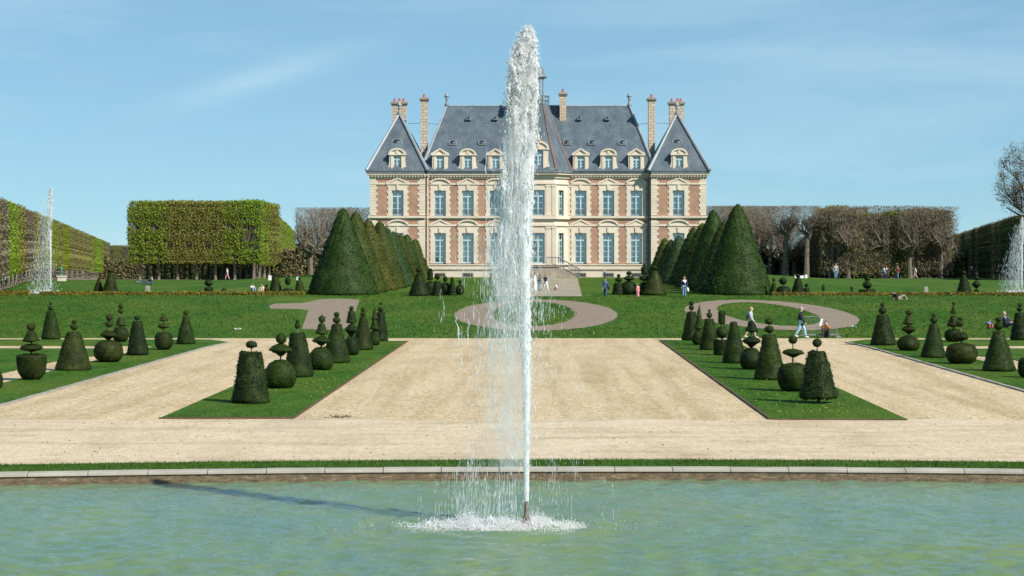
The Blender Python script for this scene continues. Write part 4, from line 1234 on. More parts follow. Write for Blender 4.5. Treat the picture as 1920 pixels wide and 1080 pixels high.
T('olive yew cone with two tight balls, third from the far end of the left strip', gl_, 680, 657, [('frust', 20, 0, 62, 6.5), ('ball', 5.2, 62, 72), ('ball', 4.6, 70, 80)], 'yew_dull')
T('small yew dome under two pointed cones, second from the left strip\'s far end', gl_, 702, 648.5, [('dome', 11, 0, 28), ('bell', 9.5, 28, 50), ('cone', 6, 48, 72)])
T('dark yew cone with two little balls, farthest in the strip left of the court', gl_, 713, 640.5, [('frust', 15, 0, 54, 7), ('ball', 5.4, 54, 64), ('ball', 3.2, 67, 73)], 'yew_deep')
gr_ = 'clipped yews on the lawn strip right of the gravel court'
T('square-sided yew cone on a visible trunk with a lollipop ball, nearest in the right strip', gr_, 1535, 757, [('frust', 36, 8, 97, 15.5), ('ball', 8.8, 104, 121)], 'yew_deep', 2.7)
T('yew globe with a wide flat disc and a ball on thin bare stems', gr_, 1487, 735, [('oblate', 29, 0, 52), ('lens', 20.5, 62, 80), ('ball', 8.2, 88, 104)])
T('large yew cone with two round balls, third from the pond in the right strip', gr_, 1444, 713, [('frust', 30, 0, 83, 12), ('ball', 9.2, 87, 101), ('ball', 7.6, 102, 115)])
T('yew dome with a flat disc and bell-shaped cap, before the walker with a backpack', gr_, 1408, 694, [('dome', 21, 0, 41), ('lens', 17.5, 41, 63), ('bell', 12.5, 69, 92)], 'yew_deep')
T('plain pointed yew cone without any ball, halfway along the right strip', gr_, 1377, 682, [('frust', 22.5, 0, 77, 6)])
T('yew drum carrying a ball and an upright clipped block', gr_, 1353, 667, [('block', 16, 0, 29), ('ball', 11.5, 31, 54), ('block', 7, 58, 82)], 'yew_deep')
T('yew cone with ball and tiny knob, third from the right strip\'s far end', gr_, 1330, 657, [('frust', 18.5, 0, 58, 9), ('ball', 5.5, 59, 71), ('ball', 3, 71, 76)])
T('yew dome with two small stacked cones, second from the far end of the right strip', gr_, 1309, 647.5, [('dome', 12, 0, 27), ('bell', 9.5, 28, 50), ('cone', 5.5, 50, 76)])
T('yew cone with two balls, farthest in the strip right of the court', gr_, 1296, 639, [('frust', 19, 0, 54, 8), ('ball', 5.4, 56, 66), ('ball', 4.6, 65, 74)], 'yew_deep', 2.4)
go_ = 'clipped yews on the border lawn at the left'
T('large olive yew bowl with a disc, a bell and a ball stacked above it', go_, 60, 713, [('bowl', 27.5, 0, 47), ('disc', 21, 53, 66), ('bell', 16, 70, 93), ('ball', 8.2, 92, 105)], 'yew_dull')
T('broad yew cone with a small heart-shaped tuft on top, right of the yew bowl', go_, 137, 695, [('frust', 33, 0, 71, 12), ('ball', 6.5, 74, 87), ('ball', 4.4, 86, 95)], 'yew_dull')
T('flattened yew globe with a disc and two balls, on the left border lawn', go_, 203, 680, [('oblate', 28, 0, 40), ('lens', 17.5, 40, 59), ('ball', 8, 65, 77), ('ball', 6.5, 77, 90)], 'yew_dull')
T('narrow yew cone with a small flat tuft, beside the two-ball yew globe', go_, 258, 667, [('frust', 21, 0, 64, 9), ('disc', 6.5, 65, 73)], 'yew_deep')
T('yew globe with flat disc and pointed cap near the corner of the left border lawn', go_, 307, 657, [('oblate', 17.5, 0, 33), ('disc', 11, 39, 49), ('cone', 8.5, 54, 68)], 'yew_dull')
T('shaggy tapering yew cone at the corner of the left border lawn', go_, 349, 646, [('frust', 17.5, 0, 54, 5), ('ball', 4.6, 54, 63)])
T('yew dome cut by the left edge of the picture', go_, -9, 731, [('dome', 15, 0, 38)], 'yew_deep')
T('squared yew cone with two tiny balls, farthest left along the foot of the bank', go_, 96, 637, [('frust', 18.5, 0, 53, 8), ('ball', 5.2, 54, 63), ('ball', 3.4, 64, 70)])
T('yew globe with a bell and two small balls, behind the left border lawn', go_, 226, 642, [('oblate', 14.5, 0, 27), ('bell', 10, 29, 47), ('ball', 5.2, 53, 62), ('ball', 4.6, 62, 71)], 'yew_dull')
gp_ = 'clipped yews on the border lawn at the right'
T('squared yew cone with two balls at the corner of the right border lawn', gp_, 1656, 648, [('frust', 25, 0, 57, 10), ('ball', 7.4, 58, 71), ('ball', 4.4, 71, 79)], 'yew_deep', 2.5)
T('yew dome with a disc, a bell and a ball, second along the right border lawn', gp_, 1703, 658.5, [('dome', 20.5, 0, 29), ('lens', 14, 30, 47), ('bell', 11, 48, 66), ('ball', 6.4, 66, 76)], 'yew_dull')
T('yew cone with one ball and tiny knob, left of the flattened globe at right', gp_, 1750, 671.5, [('frust', 23.5, 0, 62, 8), ('ball', 7.2, 63, 77), ('ball', 3.6, 76, 83)])
T('flattened yew globe with a ragged disc and a small ball on a bare stem', gp_, 1803, 683, [('oblate', 28.5, 0, 38), ('disc', 15.5, 41, 59), ('ball', 7.2, 69, 81), ('ball', 4.4, 81, 88)], 'yew_dull', lean=2)
T('large yew cone with two balls, nearest whole one on the right border lawn', gp_, 1873, 697, [('frust', 31.5, 0, 74, 11), ('ball', 8.6, 76, 92), ('ball', 6.4, 91, 101)])
T('yew globe with stacked bell and pointed cone, behind the flattened globe on the right', gp_, 1787, 642, [('oblate', 15.5, 0, 24), ('bell', 12.5, 28, 50), ('cone', 5.6, 53, 70), ('ball', 3.2, 69, 75)], 'yew_dull')
T('dark yew cone with two balls at the right edge, at the foot of the bank', gp_, 1912, 638.5, [('frust', 18, 0, 51, 8), ('ball', 5.2, 53, 62), ('ball', 3.6, 62, 69)], 'yew_deep')
T('dark yew globe cut by the right edge of the picture', gp_, 1924, 709, [('oblate', 15, 0, 37)], 'yew_deep')
gt_ = 'small clipped yews on the terrace'
T('short yew cone with a faint knob, near the left fountain', gt_, 185, 546.5, [('frust', 9.5, 0, 20, 4), ('ball', 2.6, 20, 27)], 'yew_dull')
T('yew cone with a small ball, tallest by the left low hedge', gt_, 207, 547, [('frust', 14.5, 0, 36, 4), ('ball', 3.8, 36, 43)], 'yew_dull')
T('ball yew on a bare stem above a low drum, by the left low hedge', gt_, 391, 547, [('block', 8.5, 0, 8), ('ball', 8.2, 10, 23)], 'yew_deep')
T('tiny yew bush just behind the left low hedge', gt_, 420, 547, [('dome', 4.5, 0, 7)], 'yew_dull')
T('little yew cone with a ball, left of the yew cone beside the sunbathers', gt_, 500, 550.5, [('frust', 6, 0, 10, 4), ('ball', 3, 11, 18)], 'yew_dull')
T('yew cone with a square top, right of the sunbathers', gt_, 517, 550.5, [('frust', 12.5, 0, 33, 6), ('ball', 4, 33, 40)], 'yew_dull')
T('low yew dome with an egg on a stem, left of the largest left cone', gt_, 540, 551, [('dome', 11.5, 0, 11), ('ball', 5.6, 16, 32)], 'yew_deep')
T('small bulging olive yew cone at the foot of the largest left cone', gt_, 562, 552.5, [('frust', 10.5, 0, 27, 5), ('ball', 3, 27, 33)], 'yew_olive')
T('dark yew cone with a ball in front of the row of left cones', gt_, 786, 554.5, [('frust', 20, 0, 42, 5), ('ball', 5.2, 43, 53)], 'yew_deep')
T('yew drum with a block on top, right of the dark ball-topped cone', gt_, 806, 553, [('dome', 12, 0, 26), ('block', 5.5, 28, 45), ('ball', 4, 44, 50)], 'yew_deep')
T('yew globe with a little ball, second right of the dark ball-topped cone', gt_, 820, 554.5, [('frust', 11, 0, 28, 6), ('ball', 5, 30, 42)], 'yew_deep')
T('yew dome with a knob, third right of the dark ball-topped cone', gt_, 835, 553.5, [('dome', 13, 0, 24), ('ball', 4.4, 25, 36)], 'yew_deep')
T('small yew cone, fourth right of the dark ball-topped cone', gt_, 848, 554, [('frust', 9, 0, 26, 4), ('ball', 3.4, 26, 35)], 'yew_deep')
T('small yew dome at the lawn end of the left yew cluster', gt_, 862, 553, [('dome', 8, 0, 20), ('ball', 3, 20, 29)], 'yew_deep')
T('yew cone with a ball in front of the row of right cones', gt_, 1226, 553.5, [('frust', 23, 0, 46, 6), ('ball', 5.6, 46, 56)], 'yew_dull')
T('tiered yew with stacked drums, left of the ball-topped cone at right', gt_, 1207, 553, [('dome', 11, 0, 24), ('disc', 9, 26, 36), ('block', 5.5, 38, 52), ('ball', 3.2, 51, 58)], 'yew_deep')
T('bushy tiered yew with a ball, behind the child in pink', gt_, 1179, 552.5, [('dome', 15, 0, 26), ('lens', 10, 24, 36), ('ball', 5, 36, 44)], 'yew_deep')
T('squat yew cone with a knob at the lawn end of the right yew cluster', gt_, 1160, 552.5, [('frust', 14, 0, 22, 8), ('disc', 7, 23, 32), ('ball', 3.4, 32, 39)], 'yew_deep')
T('slender yew bottle with a ball, touching the largest right cone', gt_, 1451, 553.5, [('frust', 6, 0, 24, 4), ('ball', 3.2, 25, 33)], 'yew_dull')
T('ball yew on a stem above a low dome, right of the largest right cone', gt_, 1469, 553, [('dome', 13.5, 0, 17), ('ball', 7.6, 19, 33)], 'yew_deep')
T('yew cone with a ball, right of the low dome and ball', gt_, 1496, 553, [('frust', 13, 0, 32, 5.5), ('ball', 4.8, 32, 40)], 'yew_deep')
T('short yew cone with a knob beside the taller one, near the white boxes', gt_, 1512, 552, [('frust', 7.5, 0, 12, 5), ('ball', 3.6, 13, 21)], 'yew_deep')
T('thin young yew sapling on the right terrace lawn', gt_, 1544, 550, [('ball', 3.2, 4, 17)], 'yew_dull')
T('tiny two-ball yew on the right terrace lawn', gt_, 1597, 551, [('dome', 3.6, 0, 7), ('ball', 2.8, 7, 14)], 'yew_deep')
T('yew ball and block standing on a long low plinth of yew, right terrace', gt_, 1626, 551, [('block', 15, 0, 8), ('ball', 8.4, 9, 24), ('block', 5.4, 25, 37)], 'yew_deep', 4)
T('yew cone with a knob near the right fountain', gt_, 1808, 550.5, [('frust', 15, 0, 36, 4.5), ('ball', 4, 36, 43)], 'yew_deep')
T('tiered yew like a small pagoda near the right fountain', gt_, 1831, 550, [('disc', 4.5, 1, 8), ('lens', 8.6, 8, 24), ('disc', 5.4, 24, 33), ('cone', 4, 33, 42)], 'yew_deep')

# ------------------------------------------------------------------ the big cones along the terrace
def big_cone(label, group, apx, apy, Y, Xbase, r_, mat, seed):
    zt = H + (CY - apy) * Y / F
    z0 = float(ground_z(Xbase, Y)) - .05
    t = thing('yew_cone', label, 'topiary', (Xbase, Y, z0), 0, group)
    pr = profile('bigcone', r_, 0, zt - z0 + .1)
    b_ = clipped(pr, .2, .085, .115, 1.7, seed, 2.0, rough=.6)
    b_.build('clipped_body', mat, t, True)
    st = MB(); st.tube([(0, 0, -.2), (0, 0, (zt - z0) * .7)], [.22, .06], 6); st.build('trunk', 'bark', t)
gc = 'great yew cones in two rows before the chateau'
Lc = [(649, 394, 'yew_cone', 'largest dark green cone at the front of the left row'), (667, 399, 'yew_olive', 'second cone of the left row, olive green'), (690, 412, 'yew_brown', 'rusty brown-green cone, the brownest of the left row'),
      (712, 416, 'yew_olive', 'green cone just behind the rusty brown one'), (726, 427, 'yew_blue', 'bluish green cone, fifth of the left row'), (738, 437, 'yew_cone', 'sixth cone of the left row'),
      (750, 441, 'yew_brown', 'brownish cone near the far end of the left row'), (763, 441, 'yew_cone', 'last but one cone of the left row'), (778, 450, 'yew_olive', 'farthest and lowest cone of the left row')]
for i, (apx, apy, mt, lb) in enumerate(Lc):
    Y = 171.5 + i * 5.35
    X = (apx - CX) * Y / F
    big_cone(lb + ', clipped yew', gc, apx, apy, Y, X - (.25 if i == 0 else 0), 2.95 - .14 * i, mt, 400 + i * 5)
Rc = [(1383, 386.5, 'yew_cone', 'largest dark cone at the front of the right row'), (1359, 416, 'yew_olive', 'second cone of the right row, mostly hidden'), (1337, 397, 'yew_cone', 'tall third cone of the right row'),
      (1317, 420, 'yew_olive', 'fourth cone of the right row'), (1300, 428, 'yew_cone', 'round-topped fifth cone of the right row'), (1273, 444, 'yew_blue', 'broad sixth cone of the right row'),
      (1259, 452, 'yew_cone', 'narrow last but one cone of the right row'), (1247, 449, 'yew_olive', 'farthest cone of the right row')]
for i, (apx, apy, mt, lb) in enumerate(Rc):
    Y = 171.5 + i * 6.1
    X = (apx - CX) * Y / F
    big_cone(lb + ', clipped yew', gc, apx, apy, Y, X, 2.95 - .13 * i, mt, 500 + i * 5)

# ------------------------------------------------------------------ low box hedges along the lip of the bank
def low_hedge(label, px0, px1, py, hpx, wide, group='low box hedges on the lip of the bank'):
    x0, y0, z0 = G(px0, py); x1, y1, z1 = G(px1, py)
    y = (y0 + y1) / 2; h = hpx * y / F
    t = thing('box_hedge', label, 'hedge', ((x0 + x1) / 2, y, (z0 + z1) / 2), 0, group)
    L = abs(x1 - x0) / 2
    rng = np.random.default_rng(int(px0 + 9000))
    m_ = MB(); n = max(6, int(L * 2 / .25))
    rings = []
    for i in range(n + 1):
        x = -L + 2 * L * i / n; j = .03 * math.sin(i * 1.3) + .02 * math.sin(i * .37)
        rings.append([(x, -wide / 2 - j, -.1), (x, -wide / 2 + j, h * .8), (x, -wide / 2 + .08, h + j), (x, wide / 2 - .08, h + j), (x, wide / 2, h * .8), (x, wide / 2, -.1)])
    m_.loft(rings)
    c = int(L * 2 * (h * 2 + wide) * 200)
    f = rng.random(c); X = rng.uniform(-L, L, c)
    top = f < .45
    Yq = np.where(top, rng.uniform(-wide / 2, wide / 2, c), -wide / 2); Zq = np.where(top, h, rng.uniform(0, h, c))
    N = np.where(top[:, None], np.array([0, 0, 1.0]), np.array([0, -1.0, 0]))
    P = np.stack([X, Yq, Zq], 1) + rng.normal(0, .035, (c, 3))
    m_.quads(P, N, .07, .05, .7, rng)
    tag(t); o = m_.build('foliage', 'box_hedge', t); return t
low_hedge('yellowish low box hedge running from the left fountain to the first big cone', 76, 572, 553.5, 6, .7)
low_hedge('short piece of yellowish low box hedge left of the left fountain', -40, 55, 553.5, 8, .7)
low_hedge('yellow-green low box hedge running along the right terrace to the right fountain', 1446, 1960, 554, 5.2, .7)
# ------------------------------------------------------------------ trees
def grow(mb, rng, p, d, L, r_, depth, clip, up=.15, spread=.75, seglen=None, twigs=None, n_side=5):
    """a limb and everything that grows from it, kept inside clip(p)"""
    pts = [p]; rad = [r_]; q = p.copy(); dd = d.copy()
    n = 3 if depth > 1 else 2
    for i in range(n):
        dd = (dd + np.array([rng.normal(0, .16), rng.normal(0, .16), rng.normal(0, .1) + up * .25])); dd /= np.linalg.norm(dd)
        q2 = q + dd * L / n
        if not clip(q2): break
        q = q2; pts.append(q.copy()); rad.append(r_ * (1 - .35 * (i + 1) / n))
    if len(pts) < 2: return
    mb.tube([tuple(x) for x in pts], rad, n_side if r_ > .05 else 3)
    if depth == 0: return
    k = rng.integers(3, 5) if depth > 1 else rng.integers(4, 7)
    for j in range(k):
        t = rng.uniform(.35, 1.0) if j else 1.0
        i = min(len(pts) - 2, int(t * (len(pts) - 1))); f = t * (len(pts) - 1) - i
        b = pts[i] * (1 - f) + pts[i + 1] * f if i + 1 < len(pts) else pts[-1]
        nd = dd + rng.normal(0, spread, 3); nd[2] += up
        nd /= np.linalg.norm(nd)
        grow(mb, rng, b, nd, L * rng.uniform(.62, .85), max(.014, r_ * rng.uniform(.42, .62)), depth - 1, clip, up, spread, None, None, n_side)

def bare_tree_meshes(seed, w, d, z0, z1, trunk_h, r0, dense, leafn, leaf_mat_size=.16, top_flat=True, bark_twigs=2600):
    """clipped bare lime: trunk and limbs; a haze of twigs toward the clipped faces; a few buds"""
    rng = np.random.default_rng(seed)
    clip = lambda p: abs(p[0]) < w / 2 and abs(p[1]) < d / 2 and p[2] < z1 - .1
    tr = MB()
    lean = rng.normal(0, .12, 2)
    tp = [np.array([0, 0, -.3]), np.array([lean[0] * .5, lean[1] * .5, trunk_h * .5]), np.array([lean[0], lean[1], trunk_h])]
    tr.tube([tuple(p) for p in tp], [r0 * 1.25, r0, r0 * .85], 8)
    cr = MB()
    for k in range(dense):
        a = rng.uniform(0, 6.283); el = rng.uniform(.5, 1.25)
        dv = np.array([math.cos(a) * math.cos(el), math.sin(a) * math.cos(el), math.sin(el)])
        st = tp[1] + (tp[2] - tp[1]) * rng.uniform(.55, 1)
        grow(cr, rng, st, dv, (z1 - trunk_h) * rng.uniform(.3, .46), r0 * rng.uniform(.45, .7), 4, clip, .22, .62)
    # fine twigs
    n = bark_twigs
    hgt = z1 - z0
    P = np.stack([rng.uniform(-w / 2, w / 2, n), rng.uniform(-d / 2, d / 2, n), z0 + hgt * rng.beta(2.2, 1.0, n)], 1)
    D = rng.normal(0, .6, (n, 3)); D[:, 2] = np.abs(D[:, 2]) + .35; D /= np.linalg.norm(D, axis=1)[:, None]
    L = rng.uniform(.35, 1.0, n)[:, None]
    Wd = np.cross(D, rng.normal(size=(n, 3))); Wd /= np.linalg.norm(Wd, axis=1)[:, None]; Wd *= .017
    Q = P + D * L; Q[:, 2] = np.minimum(Q[:, 2], z1 + rng.uniform(-.1, .1, n))
    v = np.stack([P - Wd, P + Wd, Q], 1).reshape(-1, 3)
    tw = MB(); tw.add(v, np.arange(3 * n).reshape(n, 3))
    lf = None
    if leafn:
        lf = MB()
        P = np.stack([rng.uniform(-w / 2, w / 2, leafn), rng.uniform(-d / 2, d / 2, leafn), z0 + hgt * rng.random(leafn)], 1)
        lf.quads(P, rng.normal(size=(leafn, 3)), leaf_mat_size, leaf_mat_size * .7, 1.0, rng)
    return tr, cr, tw, lf

def pleached_meshes(seed, w, d, z0, z1, leafn, leaf, twign, gap=.5, fx=.22, fy=.34):
    """clipped crown box of leaf clumps and upright twigs"""
    rng = np.random.default_rng(seed)
    n = leafn
    u = rng.random((n, 3)) * 2 - 1
    face = rng.random(n)
    u[face < fy, 1] = -1; sx_ = (face >= fy) & (face < fy + fx); u[sx_, 0] = np.sign(u[sx_, 0])
    u[(face >= fy + fx) & (face < fy + fx + .12), 2] = 1
    P = np.stack([u[:, 0] * w / 2, u[:, 1] * d / 2, (z0 + z1) / 2 + u[:, 2] * (z1 - z0) / 2], 1)
    P += rng.normal(0, .13, P.shape)
    k = fnoise(P, .35, seed, 3)
    keep = k > (-gap * 1.0)
    P = P[keep]; N = np.stack([u[keep, 0] * (np.abs(u[keep, 0]) > .97), u[keep, 1] * (np.abs(u[keep, 1]) > .97), .4 + 0 * u[keep, 2]], 1)
    lf = MB(); lf.quads(P, N, leaf, leaf * .7, .8, rng)
    tw = MB(); n = twign
    P = np.stack([rng.uniform(-w / 2, w / 2, n), rng.uniform(-d / 2, d / 2, n), rng.uniform(z0, z1 - .6, n)], 1)
    s = rng.random(n) < .6; P[s, 1] = -d / 2 + rng.uniform(0, .4, s.sum())
    D = rng.normal(0, .3, (n, 3)); D[:, 2] = 1; D /= np.linalg.norm(D, axis=1)[:, None]
    L = rng.uniform(.5, 1.6, n)[:, None]; Wd = np.cross(D, rng.normal(size=(n, 3))); Wd /= np.linalg.norm(Wd, axis=1)[:, None]; Wd *= .035
    Q = P + D * L; Q[:, 2] = np.minimum(Q[:, 2], z1 + .05)
    tw.add(np.stack([P - Wd, P + Wd, Q], 1).reshape(-1, 3), np.arange(3 * n).reshape(n, 3))
    return lf, tw

def trunk_mb(h, r_, seed, lean=.1):
    rng = np.random.default_rng(seed); m_ = MB()
    m_.tube([(0, 0, -.3), (rng.normal(0, lean), 0, h * .5), (rng.normal(0, lean), 0, h)], [r_ * 1.25, r_, r_ * .8], 7)
    for k in range(5):
        a = rng.uniform(0, 6.28); m_.tube([(0, 0, h * .8), (.5 * math.cos(a), .5 * math.sin(a), h + .8), (.8 * math.cos(a), .8 * math.sin(a), h + 2.6)], [r_ * .5, r_ * .35, .04], 5)
    return m_

BASEZ = 3.6           # height of the crown above the trunk foot: set per tree
def proto(name, label, group, parts):
    t = thing(name, label, 'tree', (0, 0, 0), 0, group)
    for nm, mb_, mt, sub in parts:
        o = mb_.build(nm, mt, t, False)
        for nm2, mb2, mt2 in sub: mb2.build(nm2, mt2, o)
    return t

# left block of pleached limes: heights measured from the foot of the trunk
gblk = 'pleached limes in the green block at the left'
PRO = {}
hcr = 11.15
mats = [('lime_leaf', 'lime_twig'), ('lime_olive', 'lime_twig'), ('lime_bright', 'bark'), ('lime_twig', 'bark_dark')]
for i, (ml, mt) in enumerate(mats):
    for sz, (w, d, ln) in {'a': (2.7, 3.2, 9000), 'b': (3.4, 6.5, 8600)}.items():
        lf, tw = pleached_meshes(700 + i * 7 + (3 if sz == 'b' else 0), w, d, 2.45, hcr, ln if i != 3 else ln // 2, .118, 1500 if i != 3 else 2800, .5, *((.22, .34) if sz == 'a' else (.5, .12)))
        PRO[(i, sz)] = (lf, tw, ml, mt)
made = {}
def pleached(kind, sz, X, Y, label, group, sx=1.0, sy=1.0, sz_=1.0, rz=0.0, z=None):
    key = (kind, sz)
    if key not in made:
        lf, tw, ml, mt = PRO[key]
        t = proto('pleached_lime', label, group, [('trunk', trunk_mb(2.9, .2, 31 + sum(map(ord, str(kind))) % 7), 'bark_grey', []), ('crown', lf, ml, [('twigs', tw, mt)])])
        made[key] = t
    else:
        t = copy_tree(made[key])
    t['label'] = label; t['group'] = group
    t.location = (X, Y, float(ground_z(X, Y)) if z is None else z); t.rotation_euler = (0, 0, rz); t.scale = (sx, sy, sz_)
    return t
rk = random.Random(4)
kinds = [0, 0, 1, 1, 1, 0, 2]
for row, Y in enumerate((292, 296.5, 301, 305.5)):
    for i in range(7):
        X = (262 + i * 35.5 - CX) * 292 / F + row * .15
        k = kinds[i] if row == 0 else rk.choice((0, 1, 1))
        pleached(k, 'a', X, Y, 'upright lime in the clipped green block, its crown merged with its neighbours', gblk, rz=0, sz_=1 + rk.uniform(-.008, .008), sx=1.02)
for i in range(26):
    Y = 297 + i * 7.3
    X = -40.2 - (Y - 292) * .0955
    k = (0, 1, 2, 0, 2, 1, 2, 3, 2, 2, 0, 2, 3, 2)[i % 14]
    pleached(k, 'b', X - 1.2, Y, 'upright lime along the alley side of the green block', 'limes along the alley side of the green block', rz=.095)

# long hedge-like rows of limes at the far left and far right
def hedge_row(s, label, group, darker):
    Y = 132.0 if s < 0 else 238.0; i = 0
    run = 0; k = 0
    while Y < 900:
        slope = -.2 if s < 0 else .178
        X = (-52 - .2 * (Y - 200)) if s < 0 else (59 + .178 * (Y - 246))
        if run <= 0: k = rk.choice((0, 1, 1, 3, 2) if not darker else (1, 3)); run = rk.randint(1, 2) + (1 if Y > 350 else 0)
        run -= 1
        step = 6.2 if Y < 500 else 12
        zg = H - Y * (50 / F) if Y > 230 else float(ground_z(X, Y))
        tz = 9.0 - zg
        t = pleached('d%d' % (k if darker else 0), 'b', X, Y, label, group, sx=1.0, sy=step / 6.2, sz_=tz / hcr, rz=.197 if s < 0 else -.176, z=zg) if darker else \
            pleached(k, 'b', X, Y, label, group, sx=1.0, sy=step / 6.2, sz_=tz / hcr, rz=.197 if s < 0 else -.176, z=zg)
        Y += step; i += 1
for k, (ml, mt) in ((1, ('dark_leaf', 'bark_dark')), (3, ('brown_leaf', 'bark_dark'))):
    lf, tw = pleached_meshes(860 + k, 3.4, 6.6, .6, hcr, 7600, .17, 1300, 2.0, .5, .12)
    PRO[('d%d' % k, 'b')] = (lf, tw, ml, mt)
hedge_row(-1, 'lime in the long clipped row receding at the far left', 'limes in the long row at the far left', False)
hedge_row(1, 'dark clipped tree in the row receding at the far right', 'trees in the dark row at the far right', True)
for i in range(5):
    Y = 900; X = (187 + i * 17 - CX) * Y / F
    pleached(3 if i % 2 else 1, 'a', X, Y, 'distant lime closing the gap beside the green block', 'distant limes closing the left view', sx=1.6, sz_=1.35, z=H - Y * 50 / F)

# bare pollarded limes
BARE = []
for i, (w, dense, lf, tw) in enumerate(((4.8, 8, 0, 2600), (5.6, 9, 260, 2300), (4.6, 8, 0, 2600), (5.2, 9, 520, 2300), (4.6, 6, 0, 1900))):
    BARE.append(bare_tree_meshes(900 + i * 3, w, 4.6, 4.0 if i < 4 else 7.4, 11.0, (3.6 + .5 * (i % 2)) if i < 4 else 6.6, .42 - .04 * (i % 3), dense, lf, .15, True, tw))
bmade = {}
def bare(i, X, Y, label, group, h, sx=1.0, rz=0.0, trunk='bark'):
    z = float(ground_z(X, Y))
    if i not in bmade:
        tr, cr, tw, lf = BARE[i]
        parts = [('trunk', tr, trunk, []), ('limbs', cr, 'bark_grey' if i < 2 else 'bark', [('twigs', tw, 'bark_grey')] + ([('leaves', lf, 'bud_leaf')] if lf else []))]
        bmade[i] = proto('bare_lime', label, group, parts); t = bmade[i]
    else: t = copy_tree(bmade[i])
    t['label'] = label; t['group'] = group
    t.location = (X, Y, z); t.rotation_euler = (0, 0, rz); t.scale = (sx, 1, h / 11.0)
    return t
def top_h(px, py, Y): 
    X = (px - CX) * Y / F; return X, H + (CY - py) * Y / F - float(ground_z(X, Y))
gb = 'bare clipped limes behind the right lawn'
PX_ = 0
for px, Y, i, lb in ((1352, 316, 2, 'bare clipped lime beside the chateau'), (1385, 309, 0, 'bare lime second from the chateau, sky showing through'), (1416, 318, 2, 'bare lime with dense twiggy head, third from the chateau'),
                     (1472, 312, 4, 'slender bare lime with two gaps of sky beside it'), (1512, 309, 4, 'bare lime with a thick dark trunk behind the white boxes'), (1590, 308, 1, 'bare lime with the thickest pale trunk, near the standing couple'),
                     (1650, 309, 3, 'twiggy lime with green buds behind the walkers'), (1706, 308, 3, 'bare lime with a forked trunk behind the man in red'), (1764, 308, 1, 'bare lime with a square clipped corner, last of the right block')):
    X, h = top_h(px, 386 if px < 1740 else 387, Y)
    bare(i, X, Y, lb, gb, h, sx=(.92 if px > 1700 else 1.0), rz=(0, 3.14, .05, 3.1)[int(px) % 4])
for i, px in enumerate((1344, 1369, 1394, 1420, 1444, 1466, 1488)):
    X, h = top_h(px, 387 if px < 1450 else 420, 327)
    bare((2, 0, 3, 1)[i % 4] if px < 1450 else 2, X, 327, 'bare lime in the second row between the chateau and the right block', 'bare limes of the second row at right', h, rz=i * .9)
gb2 = 'bare clipped limes behind the left cones'
for px, Y, i, lb in ((582, 318, 0, 'grey bare lime with a stout dark trunk, right of the green block'), (628, 320, 2, 'bare lime half hidden by the largest left cone'), (668, 322, 3, 'dark bare lime between the left cones and the chateau')):
    X, h = top_h(px, 389, Y); bare(i, X, Y, lb, gb2, h, sx=1.0)
for i, px in enumerate((604, 648)):
    X, h = top_h(px, 392, 328); bare((2, 3)[i], X, 328, 'bare lime in the second row left of the chateau', gb2, h, rz=1.3 * i)
# twiggy inner rows on the right and the alley mirrored there
k_ = 'in'
for kk, (ml, mt, ln, twn) in {'r0': ('brown_leaf', 'bark_grey', 2600, 2600), 'r1': ('lime_olive', 'bark_grey', 1300, 3000), 'r2': ('lime_leaf', 'bark', 3000, 2000)}.items():
    lf, tw = pleached_meshes(940 + len(kk) + ln, 3.0, 3.2, .6, hcr, ln, .15, twn, .9)
    PRO[(kk, 'a')] = (lf, tw, ml, mt)
gi = 'twiggy limes filling the right block'
for row, Y in enumerate((309.2, 314, 319)):
    for i in range(9):
        X = 44.5 + i * 2.45
        if X > 63.3: continue
        k = 'r2' if (i == 4 and row == 0) else rk.choice(('r0', 'r0', 'r1'))
        pleached(k, 'a', X, Y, 'twiggy brown-green lime inside the right block', gi, rz=rk.choice((0, 3.14)), sz_=rk.uniform(.84, .975))
Y = 316
while Y < 900:
    X = 44.7 + .114 * (Y - 308)
    step = 6.2 if Y < 480 else 14
    pleached(rk.choice(('r0', 'r0', 'r1')), 'a', X + 1, Y, 'twiggy lime along the alley side of the right block', 'limes along the alley side of the right block', sy=step / 3.1, rz=-.11)
    Y += step

# dark hedges added for the trees and deep shade beneath the crowns
def backing_hedge(label, x0, x1, Y, h, mat):
    rng = np.random.default_rng(int(Y * 10 + x0)); n = int((x1 - x0) * h * (150 if Y < 500 else 60))
    t = thing('hedge', label, 'hedge', ((x0 + x1) / 2, Y, float(ground_z((x0 + x1) / 2, Y))), 0, 'dark hedges behind the tree trunks')
    L = (x1 - x0) / 2; m_ = MB()
    X = rng.uniform(-L, L, n); z = h * rng.random(n) * (1 + .12 * np.sin(X * .9) + .08 * np.sin(X * 2.3 + 1))
    P = np.stack([X, rng.normal(0, .45, n), z], 1)
    m_.quads(P, np.tile([0, -1.0, .3], (n, 1)), .2 if Y < 500 else .34, .14 if Y < 500 else .26, .8, rng)
    st = MB()
    for k in range(int(L * 1.5)):
        x = rng.uniform(-L, L); st.tube([(x, .3, -.3), (x + rng.normal(0, .2), .3, h * .8)], [.06, .02], 4)
    m_.build('foliage', mat, t); st.build('stems', 'bark_dark', t)
backing_hedge('dark hedge added for trees and deep shade behind the green block trunks', -67, -43, 345, 4.6, 'dark_leaf')
backing_hedge('dark hedge seen between the trunks of the right block', 26, 70, 330, 4.4, 'dark_leaf')
backing_hedge('far low hedge closing the gap beside the green block', -170, -118, 700, 6.5, 'brown_leaf')
backing_hedge('dark hedge behind the bare limes left of the chateau', -46, -24, 345, 5.0, 'brown_leaf')

